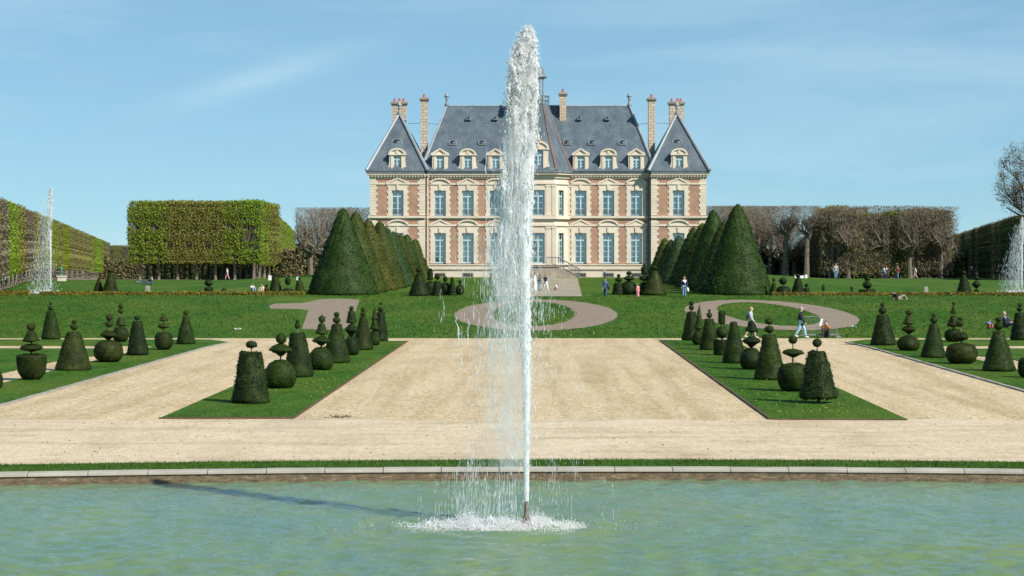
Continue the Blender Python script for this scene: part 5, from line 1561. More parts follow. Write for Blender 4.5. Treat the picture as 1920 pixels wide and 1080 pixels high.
# tall open-grown tree at the upper right
def big_tree():
    rng = np.random.default_rng(77)
    Y = 352; X = (1950 - CX) * Y / F; z = float(ground_z(X, Y))
    top = H + (CY - 253) * Y / F - z
    cw = 8.0
    def clip(p):
        t = (p[2] - top * .42) / (top * .58)
        return ((p[0] ** 2 + p[1] ** 2) / cw ** 2 + ((p[2] - top * .68) / (top * .36)) ** 2) < 1.0 or (p[2] < top * .45 and p[0] ** 2 + p[1] ** 2 < 6)
    t = thing('broad_tree', 'tall open tree with fine brown-green twigs rising above the right row', 'tree', (X, Y, z), .4)
    tr = MB(); tr.tube([(0, 0, -.3), (.2, 0, top * .25), (-.1, .1, top * .45)], [.6, .45, .36], 8); tr.build('trunk', 'bark_dark', t)
    cr = MB()
    for k in range(13):
        a = k * 2.4 + rng.normal(0, .2); el = rng.uniform(.1, 1.3)
        dv = np.array([math.cos(a) * math.cos(el), math.sin(a) * math.cos(el), math.sin(el)])
        grow(cr, rng, np.array([0, 0, top * rng.uniform(.3, .46)]), dv, top * rng.uniform(.24, .34), .2, 4, clip, .1, .7)
    c_ = cr.build('crown', 'bark_dark', t)
    V = np.concatenate(cr.v); tips = V[rng.choice(len(V), 8000)]
    ok = tips[:, 2] > top * .36
    P = np.repeat(tips[ok], 2, 0) + rng.normal(0, .35, (2 * ok.sum(), 3))
    lf = MB(); lf.quads(P, rng.normal(size=P.shape), .12, .07, 1, rng); lf.build('leaves', 'brown_leaf', c_)
big_tree()
# ------------------------------------------------------------------ fountains
def fountain(label, X, Y, zw, top_h, scale, seed, nozzle_h, main):
    """jet thrown up from a nozzle; the wind carries the falling water to the left"""
    rng = np.random.default_rng(seed)
    t = thing('fountain', label, 'fountain', (X, Y, zw), 0, 'fountains of the parterre')
    s = scale
    nz = MB()
    nz.lathe([(.10, -.4), (.10, .02), (.13, .03), (.125, .08), (.075, .10), (.07, .13), (.062, .15), (.055, .2), (.037, .27), (.034, nozzle_h - .02), (.04, nozzle_h), (.03, nozzle_h + .002)], 12)
    for a in np.arange(6) * 1.047: nz.box(.115 * math.cos(a) - .018, .115 * math.cos(a) + .018, .115 * math.sin(a) - .018, .115 * math.sin(a) + .018, .03, .115)
    nz.build('nozzle', 'bronze_pipe', t)
    # rising column
    T = top_h
    cx = lambda z: -.015 * (z / T) + .03 * np.sin(z * .9) * (z / T)          # wander of the column
    def rad(z):
        return np.interp(z / T, [0, .12, .3, .42, .52, .6, .72, .85, .95, 1.0], [.042, .048, .066, .085, .085, .10, .16, .22, .2, .05])
    if main:
        zz = np.arange(nozzle_h, T * .74, .05); n = 20
    else:
        zz = np.arange(nozzle_h, T * .6, .12); n = 10
    th = np.linspace(0, 6.283, n, endpoint=False)
    A, B = np.meshgrid(zz, th, indexing='ij')
    V = np.stack([cx(A), 0 * A, A], -1).reshape(-1, 3)
    dirs = np.stack([np.cos(B), np.sin(B), 0 * B], -1).reshape(-1, 3)
    q = V + dirs * .05
    turb = np.clip((V[:, 2] / T - .05) * 2.2, .03, 1)
    r_ = rad(V[:, 2]) * (1 + turb * (.22 * fnoise(q * np.array([3, 3, .6]), 1.1, seed, 3) + .10 * fnoise(q * np.array([6, 6, 1.2]), 2.4, seed + 1, 2)))
    jet = MB(); idx = np.arange(len(zz) * n).reshape(len(zz), n)
    jet.add(V + dirs * r_[:, None] * (1 if main else .75), np.stack([idx[:-1], np.roll(idx, -1, 1)[:-1], np.roll(idx, -1, 1)[1:], idx[1:]], -1).reshape(-1, 4))
    k = 1100 if main else 400
    z = nozzle_h + (T * .8 - nozzle_h) * rng.random(k) ** .8; a = rng.random(k) * 6.283
    rr = rad(z) * (1 + np.abs(rng.normal(0, .35, k)) * (z / T) * 1.6)
    P = np.stack([cx(z) + rr * np.cos(a), rr * np.sin(a), z], 1)
    jet.drops(P, rng.uniform(.003, .007, k) * (1 if main else 2.5), rng.uniform(.02, .07, k))
    jet.build('water_jet', 'jet_water', t, True)
    # foaming head and the water falling from it
    def wisp(mb_, p, L, r_, sd):
        """a torn lump or ribbon of white water"""
        n_, m_ = max(5, int(L / max(r_ * .55, .018))), 8
        n_ = min(n_, 26)
        rr_ = np.random.default_rng(sd)
        tt = np.linspace(0, 1, n_); th_ = np.linspace(0, 6.283, m_, endpoint=False)
        A_, B_ = np.meshgrid(tt, th_, indexing='ij')
        env_ = np.sin(np.pi * np.clip(A_, .02, .98)) ** .55
        ph = rr_.random(8) * 6.28
        rad_ = r_ * env_ * (1 + .38 * np.sin(B_ * 2 + A_ * 9 + ph[0]) + .3 * np.sin(B_ * 3 - A_ * 17 + ph[1]) + .3 * np.sin(A_ * 31 + ph[2]))
        ox = r_ * 1.1 * (np.sin(A_ * 5 + ph[3]) + .6 * np.sin(A_ * 13 + ph[4])); oy = r_ * np.sin(A_ * 6 + ph[5])
        V_ = np.stack([p[0] + ox + np.abs(rad_) * np.cos(B_), p[1] + oy + np.abs(rad_) * np.sin(B_), p[2] - L * A_], -1).reshape(-1, 3)
        ix_ = np.arange(n_ * m_).reshape(n_, m_)
        mb_.add(V_, np.stack([ix_[1:], np.roll(ix_, -1, 1)[1:], np.roll(ix_, -1, 1)[:-1], ix_[:-1]], -1).reshape(-1, 4))
    fT = T / 8.75 if main else .55
    edgeL = lambda d_: np.interp(d_, [0, .2, .45, .8, 1.3, 2.2, 3.2, 4.4, 6], [.05, .20, .31, .35, .39, .45, .50, .60, .75]) * fT
    edgeR = lambda d_: np.interp(d_, [0, .2, .6, 1.5, 2.5, 4.4, 6], [.05, .13, .18, .15, .10, .08, .15]) * fT
    head = MB(); veilw = MB()
    dmax = 4.2 if main else T * .5
    nw = 640 if main else 150
    for k in range(nw):
        d_ = dmax * rng.random() ** 1.35
        x = rng.uniform(-edgeL(d_) * .92, edgeR(d_) * .9)
        if x < -edgeL(d_) * .6 and rng.random() < .3: continue
        if d_ > 2.0 and rng.random() < .45: continue
        g_ = rng.uniform(.012, .036) * (1.0 if d_ < 1.6 else .55) * (1 if main else 1.5)
        wisp(head, (x + .03, rng.normal(0, .10) * min(1, d_ + .2), T - d_ + .08), rng.uniform(.08, .26) + .16 * min(d_, 2.5) * rng.random(), g_, int(rng.integers(1e9)))
    # fine spray round the lumps
    lumps = head; head = MB()
    k = 46000 if main else 4200
    d_ = dmax * 1.1 * rng.random(k) ** 1.05
    x = -edgeL(d_) + (edgeL(d_) + edgeR(d_)) * rng.random(k) + rng.normal(0, .035, k)
    P = np.stack([x + .03, rng.normal(0, .15, k) * np.minimum(1, d_ * 1.5 + .15), T - d_ + rng.normal(0, .05, k)], 1)
    cl = fnoise(P * np.array([2.4, 2.0, .45]), 1.3, seed + 5, 3)
    keep = cl > rng.normal(0, .20, k) + np.interp(d_, [0, .9, 1.6, 2.4, 3.4, 4.6], [-.55, -.25, .08, .55, .95, 1.3])
    P = P[keep]; kk = len(P); dz = T - P[:, 2]
    fz = np.interp(dz, [0, .8, 2, 4.5], [1.2, 2.2, 4.5, 8])
    sz = np.clip(rng.lognormal(-5.45, .45, kk), .002, .014) * (1 if main else 2.6)
    head.drops(P, sz, np.clip(sz * fz, .004, .09))
    k = 300 if main else 40
    z = T * (1 - .6 * rng.random(k)); P = np.stack([rng.normal(-.15, .42, k), rng.normal(0, .3, k), z - .1], 1)
    head.drops(P, rng.uniform(.004, .009, k), rng.uniform(.005, .012, k))
    tag(lumps.build('foam_lumps', 'wisp', t, True), kind='stuff')
    tag(head.build('foam_head', 'foam', t, True), kind='stuff')
    if main:
        # soft cloud of the finest spray about the crest and down the lee side
        cl_ = MB(); rings = []
        for d2 in [-.02, .08, .2, .4, .7, 1.1, 1.6, 2.2, 2.9, 3.7, 4.6, 5.6, 6.8, 8.0]:
            l2, r2 = float(edgeL(min(d2, 6) if d2 > 0 else 0)) * (.3 if d2 < 0 else 1.0), float(edgeR(min(max(d2, 0), 3))) * (.3 if d2 < 0 else 1.0)
            yy2 = .04 if d2 < 0 else min(.2, .08 + d2 * .1) + .03 * max(0, d2 - 2)
            rings.append([(.03 + (r2 - l2) / 2 + (r2 + l2) / 2 * math.cos(a2), yy2 * math.sin(a2), T - d2) for a2 in np.linspace(0, 6.2832, 16, endpoint=False)])
        cl_.loft(rings[::-1])
        spray_volume('spray_volume', T, 62.0, 5.0)
        tag(cl_.build('spray_cloud', 'spray_volume', t, True), kind='stuff')
    fall = MB()
    def veil(k, cx0, sx0, za, zb, rx, rz, power=1.0, clump=14):
        c = max(1, k // clump)
        z = za + (zb - za) * rng.random(c) ** power
        q_ = (T - z) / T
        x = cx0 * (.55 + .55 * q_) + rng.normal(0, 1, c) * sx0 * (.35 + .75 * q_)
        y = rng.normal(0, .75, c) * sx0 * (.4 + .7 * q_)
        P = np.repeat(np.stack([x, y, z], 1), clump, 0) + rng.normal(0, 1, (c * clump, 3)) * np.array([.05, .05, .22])
        P = P[P[:, 2] > .02]
        m_ = len(P)
        fall.drops(P, rx * rng.lognormal(0, .35, m_), rz * rng.lognormal(0, .5, m_))
    if main:
        f = T / 8.75
        for k in range(150):
            d_ = rng.uniform(2.0, 6.4) if rng.random() < .8 else rng.uniform(5, 8.2)
            x = rng.normal(-.38, .16) * f * (.75 + .1 * d_) if d_ < 5 else rng.normal(-.5, .45)
            wisp(fall, (x, rng.normal(0, .2), T - d_), rng.uniform(.12, .5) * (1 if d_ < 5.6 else .4), rng.uniform(.005, .014), int(rng.integers(1e9)))
        veil(4200, -.40 * f, .24 * f, T * .46, T * .70, .0032, .04, 1, 30)
        veil(3400, -.48 * f, .42 * f, T * .32, T * .56, .0034, .055, .7, 18)
        veil(700, -.48 * f, .5 * f, T * .1, T * .36, .0034, .06, 1, 18)
        veil(700, .2 * f, .5 * f, 0, T * .5, .0042, .04, 1, 7)
        veil(1050, -.6 * f, .42 * f, 0, T * .12, .0036, .07, 1, 10)
    else:
        veil(800, -.2, .2, 0, T * .62, .008, .09, 1, 10)
    tag(fall.build('falling_water', 'spray', t, True), kind='stuff')
    if main:
        # foam boiling where it comes down
        sp = MB()
        for k in range(900):
            x = rng.normal(-.78, .52) if rng.random() < .7 else rng.normal(.2, .4)
            y = rng.normal(-.02, .24)
            e = 1 - ((x + .65) / 1.75) ** 2 - (y / .8) ** 2
            if e < .02 or rng.random() > .25 + e: continue
            hh = (.02 + .13 * rng.random() ** 1.8) * e ** .6 * (1 + .4 * math.sin(x * 7) + .3 * math.sin(x * 17))
            wisp(sp, (x, y, hh), max(.03, hh) + .03, rng.uniform(.010, .026), int(rng.integers(1e9)))
        k = 15000
        X_ = np.concatenate([rng.normal(-.78, .6, k * 7 // 10), rng.normal(.2, .5, k - k * 7 // 10)]); Y_ = rng.normal(-.05, .30, k)
        e = np.clip(1 - ((X_ + .65) / 2.1) ** 2 - (Y_ / .85) ** 2, 0, 1)
        z = np.abs(rng.normal(0, .085, k)) * (e ** .8) * (1 + .7 * np.sin(X_ * 7) * np.sin(X_ * 2.7 + 1)) + .004
        ok = e > .02
        P2 = np.stack([X_, Y_, z], 1)[ok]; m_ = len(P2)
        sp.drops(P2, rng.lognormal(-5.0, .4, m_), rng.lognormal(-4.7, .5, m_))
        k = 420
        P3 = np.stack([rng.normal(-.6, 1.15, k), rng.normal(-.15, .55, k), np.abs(rng.normal(0, .05, k))], 1)
        sp.drops(P3, rng.uniform(.005, .013, k), rng.uniform(.004, .012, k))
        tag(sp.build('splash', 'foam', t, True), kind='stuff')
    else:
        mi = MB(); k = 1700
        z = T * rng.beta(1.1, 1.5, k) * .9; P = np.stack([-.25 + rng.normal(-.55, .55, k) * (1.15 - z / T), rng.normal(0, .5, k), z], 1)
        mi.drops(P, rng.uniform(.008, .02, k), rng.uniform(.05, .2, k)); tag(mi.build('drifting_mist', 'mist', t), kind='stuff')
        bs = MB(); k = 300
        P = np.stack([rng.normal(-.4, .8, k), rng.normal(0, .6, k), np.abs(rng.normal(0, .16, k))], 1); bs.drops(P, rng.uniform(.02, .06, k), rng.uniform(.02, .07, k)); tag(bs.build('splash', 'foam', t), kind='stuff')
    return t

Yn = (H + .2) * F / (988 - CY)
fountain('tall white water jet in the middle of the pond, its spray blown to the left', (987 - CX) * Yn / F, Yn, -.2, H + .2 + (CY - 55) * Yn / F, 1.0, 21, .47, True)
for px, topy, lb in ((95, 351, 'slender water jet on the terrace far left, before the long row of limes'), (1916, 408, 'lower water jet on the terrace at the right edge')):
    X, Y, z = G(px, 551)
    hgt = H + (CY - topy) * Y / F - z
    fountain(lb, X, Y, z, hgt, 1.9, 60 + px, .5, False)
    # stone rim of the small basin at its foot
    b_ = MB(); b_.lathe([(1.75, -.2), (1.75, .06), (1.7, .09), (1.45, .09), (1.42, .04), (.02, .04)], 28, (X, Y, z)); tag(b_.build('fountain_basin', 'kerb_grey'), 'low round stone basin under the %s jet' % ('left terrace' if px < 900 else 'right terrace'), 'basin')
# ------------------------------------------------------------------ people and small things
def skin_arrays(verts, edges, radii, sub=1):
    me = bpy.data.meshes.new('tmp'); me.from_pydata(verts, edges, [])
    o = bpy.data.objects.new('tmp', me); COL.objects.link(o)
    o.modifiers.new('s', 'SKIN').use_smooth_shade = True
    for i, r_ in enumerate(radii):
        q = r_ if hasattr(r_, '__len__') else (r_, r_)
        me.skin_vertices[0].data[i].radius = q
    me.skin_vertices[0].data[0].use_root = True
    s_ = o.modifiers.new('d', 'SUBSURF'); s_.levels = sub; s_.render_levels = sub
    dg = bpy.context.evaluated_depsgraph_get(); ev = o.evaluated_get(dg); m2 = ev.to_mesh()
    V = [tuple(v.co) for v in m2.vertices]; Fc = [tuple(p.vertices) for p in m2.polygons]
    ev.to_mesh_clear(); bpy.data.objects.remove(o); bpy.data.meshes.remove(me)
    return V, Fc

def person(label, px, py, hpx, pose, top, bottom, hair=(.06, .04, .03), skin=(.55, .36, .27), shoe=(.05, .05, .05), rz=0.0, height=None, shorts=False, dress=False, group=None, hat=None, Yoff=0.0, coat=False, zoff=0.0):
    """forward is local +x; pose gives the joints as fractions of the body height"""
    X, Y, Z = G(px, py); Y += Yoff
    full = height or hpx * Y / F
    h = full
    J = dict(hip=(0, 0, .52), waist=(0, 0, .62), chest=(.0, 0, .74), neck=(0, 0, .84), head=(.01, 0, .925))
    for s, n in ((1, 'l'), (-1, 'r')):
        J['sh' + n] = (0, s * .105, .81); J['hp' + n] = (0, s * .052, .51)
        if pose in ('stand', 'carry', 'hold'):
            J['el' + n] = (-.02, s * .135, .63); J['wr' + n] = (.02, s * .14, .475)
            J['kn' + n] = (.01, s * .055, .28); J['an' + n] = (-.01, s * .055, .04)
        elif pose == 'walk':
            f = 1 if n == 'l' else -1
            J['el' + n] = (-.03 - f * .05, s * .135, .63); J['wr' + n] = (.04 - f * .09, s * .13, .49)
            J['kn' + n] = (.02 + f * .085, s * .05, .285); J['an' + n] = (f * .15 - (.04 if f < 0 else 0), s * .05, .05 + (.03 if f < 0 else 0))
        elif pose == 'sit':
            J['el' + n] = (.13, s * .13, .28); J['wr' + n] = (.2, s * .07, .30)
            J['kn' + n] = (.22, s * .09, .27); J['an' + n] = (.3, s * .08, .03)
        elif pose == 'sitlong':
            J['el' + n] = (.10, s * .14, .25); J['wr' + n] = (.2, s * .09, .2)
            J['kn' + n] = (.25, s * .07, .13); J['an' + n] = (.48, s * .08, .035)
        elif pose == 'headdown':
            J['el' + n] = (.2, s * .12, .29); J['wr' + n] = (.2, s * .05, .40)
            J['kn' + n] = (.21, s * .1, .29); J['an' + n] = (.27, s * .09, .03)
        elif pose == 'recline':
            J['el' + n] = (.12, s * .14, .16); J['wr' + n] = (.26, s * .1, .06)
            J['kn' + n] = (.1 - .36 * (n == 'l'), s * .12, .22 if n == 'l' else .07); J['an' + n] = (-.2 if n == 'r' else -.34, s * .12, .035)
        elif pose == 'crouch':
            J['el' + n] = (.17, s * .13, .36); J['wr' + n] = (.26, s * .08, .28)
            J['kn' + n] = (.17, s * .08, .27); J['an' + n] = (.02, s * .07, .04)
        elif pose == 'lie':
            J['el' + n] = (-.33, s * .16, .06); J['wr' + n] = (-.2, s * .15, .04)
            J['kn' + n] = (.2, s * .06, .1); J['an' + n] = (.42, s * .06, .04)
    if pose in ('sit', 'sitlong', 'headdown', 'crouch'):
        b = .075 if pose != 'crouch' else .2
        fw = {'sit': .03, 'sitlong': -.02, 'headdown': .10, 'crouch': .10}[pose]
        J['hip'] = (0, 0, b); J['waist'] = (fw * .2, 0, b + .10); J['chest'] = (fw * .8, 0, b + .22); J['neck'] = (fw * 1.4, 0, b + .32); J['head'] = (fw * 2 + .02, 0, b + .40)
        for s, n in ((1, 'l'), (-1, 'r')): J['sh' + n] = (fw * 1.1, s * .105, b + .29); J['hp' + n] = (.01, s * .052, b - .005)
    if pose == 'recline':
        J['hip'] = (-.03, 0, .09); J['waist'] = (.04, 0, .15); J['chest'] = (.13, 0, .22); J['neck'] = (.2, 0, .28); J['head'] = (.25, 0, .33)
        for s, n in ((1, 'l'), (-1, 'r')): J['sh' + n] = (.17, s * .105, .245); J['hp' + n] = (-.03, s * .055, .085)
    if pose == 'lie':
        J['hip'] = (0, 0, .06); J['waist'] = (-.1, 0, .065); J['chest'] = (-.22, 0, .075); J['neck'] = (-.32, 0, .08); J['head'] = (-.40, 0, .085)
        for s, n in ((1, 'l'), (-1, 'r')): J['sh' + n] = (-.29, s * .105, .075); J['hp' + n] = (.01, s * .052, .058)
    if pose == 'hold':
        J['wrl'] = (.12, .06, .60); J['wrr'] = (.12, -.06, .62); J['ell'] = (.03, .14, .64); J['elr'] = (.03, -.14, .64)
    S = lambda k: tuple(c * h for c in J[k])
    t = thing('person', label, 'person', (X, Y, Z + zoff), rz, group)
    order = ['hip', 'waist', 'chest', 'neck', 'head', 'shl', 'ell', 'wrl', 'shr', 'elr', 'wrr', 'hpl', 'knl', 'anl', 'hpr', 'knr', 'anr']
    ix = {k: i for i, k in enumerate(order)}
    edges = [(0, 1), (1, 2), (2, 3), (3, 4), (2, 5), (5, 6), (6, 7), (2, 8), (8, 9), (9, 10), (0, 11), (11, 12), (12, 13), (0, 14), (14, 15), (15, 16)]
    rad = [.068, .062, .078, .032, .036, .04, .028, .02, .04, .028, .02, .058, .038, .024, .058, .038, .024]
    V, Fc = skin_arrays([S(k) for k in order], edges, [x * h for x in rad])
    body = MB(); body.add(V, Fc)
    hd = np.array(S('head')); fwd = np.array([1, 0, 0.0])
    # head with chin, nose, ears, eye sockets
    n, m_ = 10, 12
    pts = []
    for i in range(n + 1):
        a = math.pi * i / n
        for j in range(m_):
            b = 6.283 * j / m_
            x = math.sin(a) * math.cos(b); y = math.sin(a) * math.sin(b); z = math.cos(a)
            kx = .058 * (1 + .08 * z); ky = .047 * (1 + .06 * z if z > 0 else 1 + .22 * z)
            q = np.array([x * kx, y * ky, z * .068])
            if b < .3 or b > 5.98:
                if -.35 < z < .1: q[0] += .012
                if z < -.7: q[0] += .01
            pts.append(hd + q * h)
    fcs = [(i * m_ + j, (i + 1) * m_ + j, (i + 1) * m_ + (j + 1) % m_, i * m_ + (j + 1) % m_) for i in range(n) for j in range(m_)]
    body.add(pts, fcs)
    for s in (-1, 1): body.tube([hd + np.array([0, s * .047, -.012]) * h, hd + np.array([-.004, s * .053, .006]) * h], [.010 * h, .012 * h], 5)
    # hands: a palm, four fingers and a thumb
    for n_ in 'lr':
        w = np.array(S('wr' + n_)); e = np.array(S('el' + n_)); d = (w - e) / (np.linalg.norm(w - e) + 1e-9)
        u = np.cross(d, [0, 0, 1.0]) if abs(d[2]) < .9 else np.array([1.0, 0, 0]); u = u / np.linalg.norm(u); v = np.cross(d, u)
        body.tube([w - d * .005 * h, w + d * .025 * h, w + d * .05 * h], [.017 * h, .022 * h, .019 * h], 6)
        for f in range(4):
            o = u * (f - 1.5) * .010 * h; l = (.036, .042, .040, .032)[f] * h
            p = w + d * .047 * h + o; body.tube([p, p + d * l * .55 + v * .003 * h, p + d * l + v * .012 * h], [.0055 * h, .005 * h, .004 * h], 4)
        p = w + d * .018 * h - u * .018 * h; body.tube([p, p + (d * .6 - u * .7) * .02 * h, p + (d * .9 - u * .5) * .04 * h], [.007 * h, .006 * h, .005 * h], 4)
    simple_key = 'skin_%02x%02x' % (int(skin[0] * 255), int(skin[1] * 255))
    if simple_key not in M: simple(simple_key, skin, tuple(min(1, c * 1.1) for c in skin), 9, .55)
    body.build('body', simple_key, t, True)
    e_ = MB()
    for s in (-1, 1):
        c = hd + np.array([.054, s * .019, .004]) * h; e_.drops(np.array([c]), .006 * h, .005 * h)
    e_.build('eyes', cloth((.03, .025, .02)), t)
    # clothes
    g = .009
    tv = ['waist', 'hip', 'chest', 'shl', 'ell', 'wrl', 'shr', 'elr', 'wrr']
    ti = {k: i for i, k in enumerate(tv)}
    te = [(0, 1), (0, 2), (2, 3), (3, 4), (4, 5), (2, 6), (6, 7), (7, 8)]
    tr_ = [.07, .074, .088, .05, .036, .028, .05, .036, .028]
    V, Fc = skin_arrays([S(k) for k in tv], te, [(x + g * .6) * h for x in tr_])
    c_ = MB(); c_.add(V, Fc)
    if coat or dress:
        zb = .40 if coat else .05
        a0 = S('waist'); ring = []
        for z, k in ((.66, .085), (.52, .095), (zb + .02, .105 if coat else .12), (zb, .10 if coat else .12)):
            ring.append([(a0[0] + k * h * .85 * math.cos(q), a0[1] + k * h * math.sin(q), z * h) for q in np.linspace(0, 6.283, 12, endpoint=False)])
        c_.loft(ring[::-1])
    c_.build('dress' if dress else ('coat' if coat else 'top'), cloth(top), t, True)
    kn_end = {n: tuple(np.array(J['hp' + n]) * .25 + np.array(J['kn' + n]) * .75) for n in 'lr'}
    bv = [S('hip'), S('hpl'), S('knl') if not shorts else tuple(c * h for c in kn_end['l']), S('anl'), S('hpr'), S('knr') if not shorts else tuple(c * h for c in kn_end['r']), S('anr')]
    if shorts:
        bv = bv[:3] + bv[4:6]; be = [(0, 1), (1, 2), (0, 3), (3, 4)]; br = [.074, .062, .052, .062, .052]
    else: be = [(0, 1), (1, 2), (2, 3), (0, 4), (4, 5), (5, 6)]; br = [.074, .064, .046, .034, .064, .046, .034]
    if not dress:
        V, Fc = skin_arrays(bv, be, [(x + g * .5) * h for x in br]); b_ = MB(); b_.add(V, Fc); b_.build('shorts' if shorts else 'trousers', cloth(bottom), t, True)
    for n in 'lr':
        a = np.array(S('an' + n)); s_ = MB()
        kn = np.array(S('kn' + n)); sh = a - kn; sh /= np.linalg.norm(sh) + 1e-9
        toe = np.array([1, 0, -.1]) if abs(sh[2]) > .5 else np.array([.3, 0, 1.0]); toe = toe / np.linalg.norm(toe)
        if pose == 'recline': toe = np.array([-.8, 0, .3])
        s_.tube([a - toe * .03 * h - np.array([0, 0, .012 * h]), a + toe * .02 * h - np.array([0, 0, .012 * h]), a + toe * .075 * h - np.array([0, 0, .016 * h]), a + toe * .1 * h - np.array([0, 0, .018 * h])], [.022 * h, .027 * h, .023 * h, .012 * h], 7)
        s_.build('shoe', cloth(shoe), t, True)
    hr = MB(); pts = []
    for i in range(5):
        a = math.pi * .56 * i / 4
        for j in range(12):
            b = 6.283 * j / 12; fr = max(0, math.cos(b)); a2 = a * (1 - .42 * fr)
            pts.append(hd + np.array([-.006 + .066 * math.sin(a2) * math.cos(b), .055 * math.sin(a2) * math.sin(b), .006 + .074 * math.cos(a2)]) * h)
    fcs = [(i * 12 + j, (i + 1) * 12 + j, (i + 1) * 12 + (j + 1) % 12, i * 12 + (j + 1) % 12) for i in range(4) for j in range(12)]
    hr.add(pts, fcs); hr.build('cap' if hat else 'hair', cloth(hat or hair), t, True)
    return t, h, S

def child_part(t, name, mb, col): return mb.build(name, cloth(col), t, True)
navy = (.03, .045, .09); jeans = (.16, .30, .44); white = (.78, .78, .76); black = (.022, .022, .028)
# the two walkers at the foot of the bank
t, h, S = person('woman walking right in a grey top, pale shorts and a blue backpack', 1408, 634.5, 59, 'walk', (.40, .44, .50), (.62, .55, .48), hair=(.36, .24, .13), shoe=(.6, .58, .55), rz=R(-6), shorts=True)
b = MB(); c = np.array(S('chest')); b.loft([[(c[0] - .10 * h - .055 * h * k, y * h, c[2] + z * h) for y, z in ((-.075, -.14), (.075, -.14), (.085, 0), (.06, .075), (-.06, .075), (-.085, 0))] for k in (0, .4, 1)]); child_part(t, 'backpack', b, (.04, .06, .16))
t, h, S = person('man walking right in a long black coat, pale blue jeans, white shoes and grey cap', 1502, 634, 59, 'walk', black, (.30, .52, .66), hat=(.30, .30, .33), shoe=(.75, .75, .75), rz=R(-8), coat=True)
# seated by the barrier, on the bank, on the terrace
person('person in an orange jacket sitting head in hands beside the metal barrier', 1549, 632.5, 58, 'headdown', (.42, .16, .045), (.035, .035, .045), hair=(.05, .03, .02), rz=R(-100), height=1.72)
person('adult in a dark jacket sitting on the grass with legs stretched to the right', 1884, 614, 60, 'sitlong', navy, (.03, .035, .06), skin=(.6, .38, .3), hair=(.5, .34, .26), rz=R(-35), height=1.8)
t, h, S = person('small child in a bright blue jacket sitting on the bank beside the adult', 1854, 616, 40, 'sit', (.05, .14, .42), (.5, .12, .1), hair=(.02, .02, .03), rz=R(-70), height=1.02)
person('man in a black shirt leaning forward on the grass by the right low hedge', 1684, 562, 58, 'recline', black, (.30, .26, .2), shoe=(.5, .42, .3), hair=(.07, .04, .03), rz=R(-160), height=1.75)
# terrace walkers
t, h, S = person('woman in a navy jacket, white scarf and jeans carrying a white bag', 1283, 557, 36, 'stand', navy, jeans, hair=(.2, .12, .08), rz=R(-90), height=1.68)
b = MB(); c = np.array(S('chest')); b.tube([c + np.array([.07, .05, .07]) * h, c + np.array([.095, .03, -.02]) * h, c + np.array([.085, .02, -.1]) * h], [.035 * h, .04 * h, .028 * h], 7); b.tube([c + np.array([.07, -.05, .07]) * h, c + np.array([.095, -.01, -.02]) * h], [.035 * h, .035 * h], 7); child_part(t, 'scarf', b, white)
t.rotation_euler = (0, 0, R(-90))
b = MB(); w = np.array(S('wrl')); b.loft([[(w[0] + x * h, w[1] + .03 * h + y * h, w[2] - z * h) for x, y in ((-.05 * k, -.035 * k), (.05 * k, -.035 * k), (.05 * k, .045 * k), (-.05 * k, .045 * k))] for z, k in ((.24, .55), (.2, 1.15), (.1, 1.2), (.03, .5), (.0, .2))])
bag = b.build('plastic_bag', cloth(white), None, True); tag(bag, 'white bag hanging from the hand of the woman in the navy jacket', 'bag'); bag.location = t.location; bag.rotation_euler = t.rotation_euler
person('little child in a pink dress by the right yew cluster', 1196, 557, 22, 'stand', (.62, .22, .26), (.6, .25, .28), hair=(.3, .2, .1), rz=R(-60), height=1.05, dress=True, shoe=(.6, .3, .3))
t, h, S = person('man all in dark blue carrying a jacket over his arm on the terrace lawn', 1135, 557.5, 33, 'walk', (.045, .09, .16), (.04, .085, .16), hair=(.1, .06, .04), rz=R(-95), height=1.52)
b = MB(); w = np.array(S('wrl')); b.tube([w + np.array([0, .02, .12]) * h, w + np.array([.03, .04, .02]) * h, w + np.array([.02, .05, -.08]) * h], [.03 * h, .06 * h, .03 * h], 7); child_part(t, 'folded_jacket', b, black)
person('child in a white sun hat standing on the lawn below the chateau windows', 1134, 522, 16, 'stand', (.2, .25, .4), navy, hat=(.8, .8, .78), rz=R(-90), height=.98)
person('woman in a long white dress with dark hair on the stone walk', 1003, 545.5, 30, 'stand', white, white, hair=(.03, .02, .02), rz=R(-20), height=1.62, dress=True, shoe=white)
person('person in a black top and jeans reaching forward on the stone walk', 1012, 545, 26, 'hold', black, jeans, hair=(.03, .02, .02), rz=R(160), height=1.45)
person('person in black with white trousers striding on the stone walk', 1023, 545, 27, 'walk', black, white, hair=(.03, .025, .02), rz=R(-40), height=1.45, shoe=white)
person('small child in a white top crouching on the stone walk', 1040, 545, 18, 'crouch', white, (.35, .12, .08), hair=(.3, .16, .1), rz=R(-10), height=1.0)
# under the trees and along the hedges
person('woman in a white top and pink trousers walking before the green block', 426, 525, 23, 'walk', (.75, .68, .68), (.65, .3, .36), hair=(.3, .18, .12), rz=R(170), height=1.66)
person('person in a pale blue top sitting by the left low hedge', 462, 549, 20, 'sit', (.6, .66, .72), (.2, .3, .4), hair=(.06, .05, .05), rz=R(-50), height=1.35, Yoff=3.5)
person('person in pale pink sitting beside the one in pale blue by the left hedge', 482, 549.5, 22, 'sit', (.68, .5, .44), (.62, .45, .38), hair=(.2, .12, .08), rz=R(-120), height=1.35, Yoff=3.5)
person('person in dark clothes sitting on the left lawn before the green block', 284, 533.5, 22, 'sitlong', (.04, .05, .07), (.08, .13, .2), hair=(.03, .03, .03), rz=R(175), height=1.75)
person('person in blue lying on the left lawn beside the seated one', 268, 530.5, 22, 'lie', (.06, .11, .16), (.05, .07, .11), hair=(.03, .03, .03), rz=R(5), height=1.7)
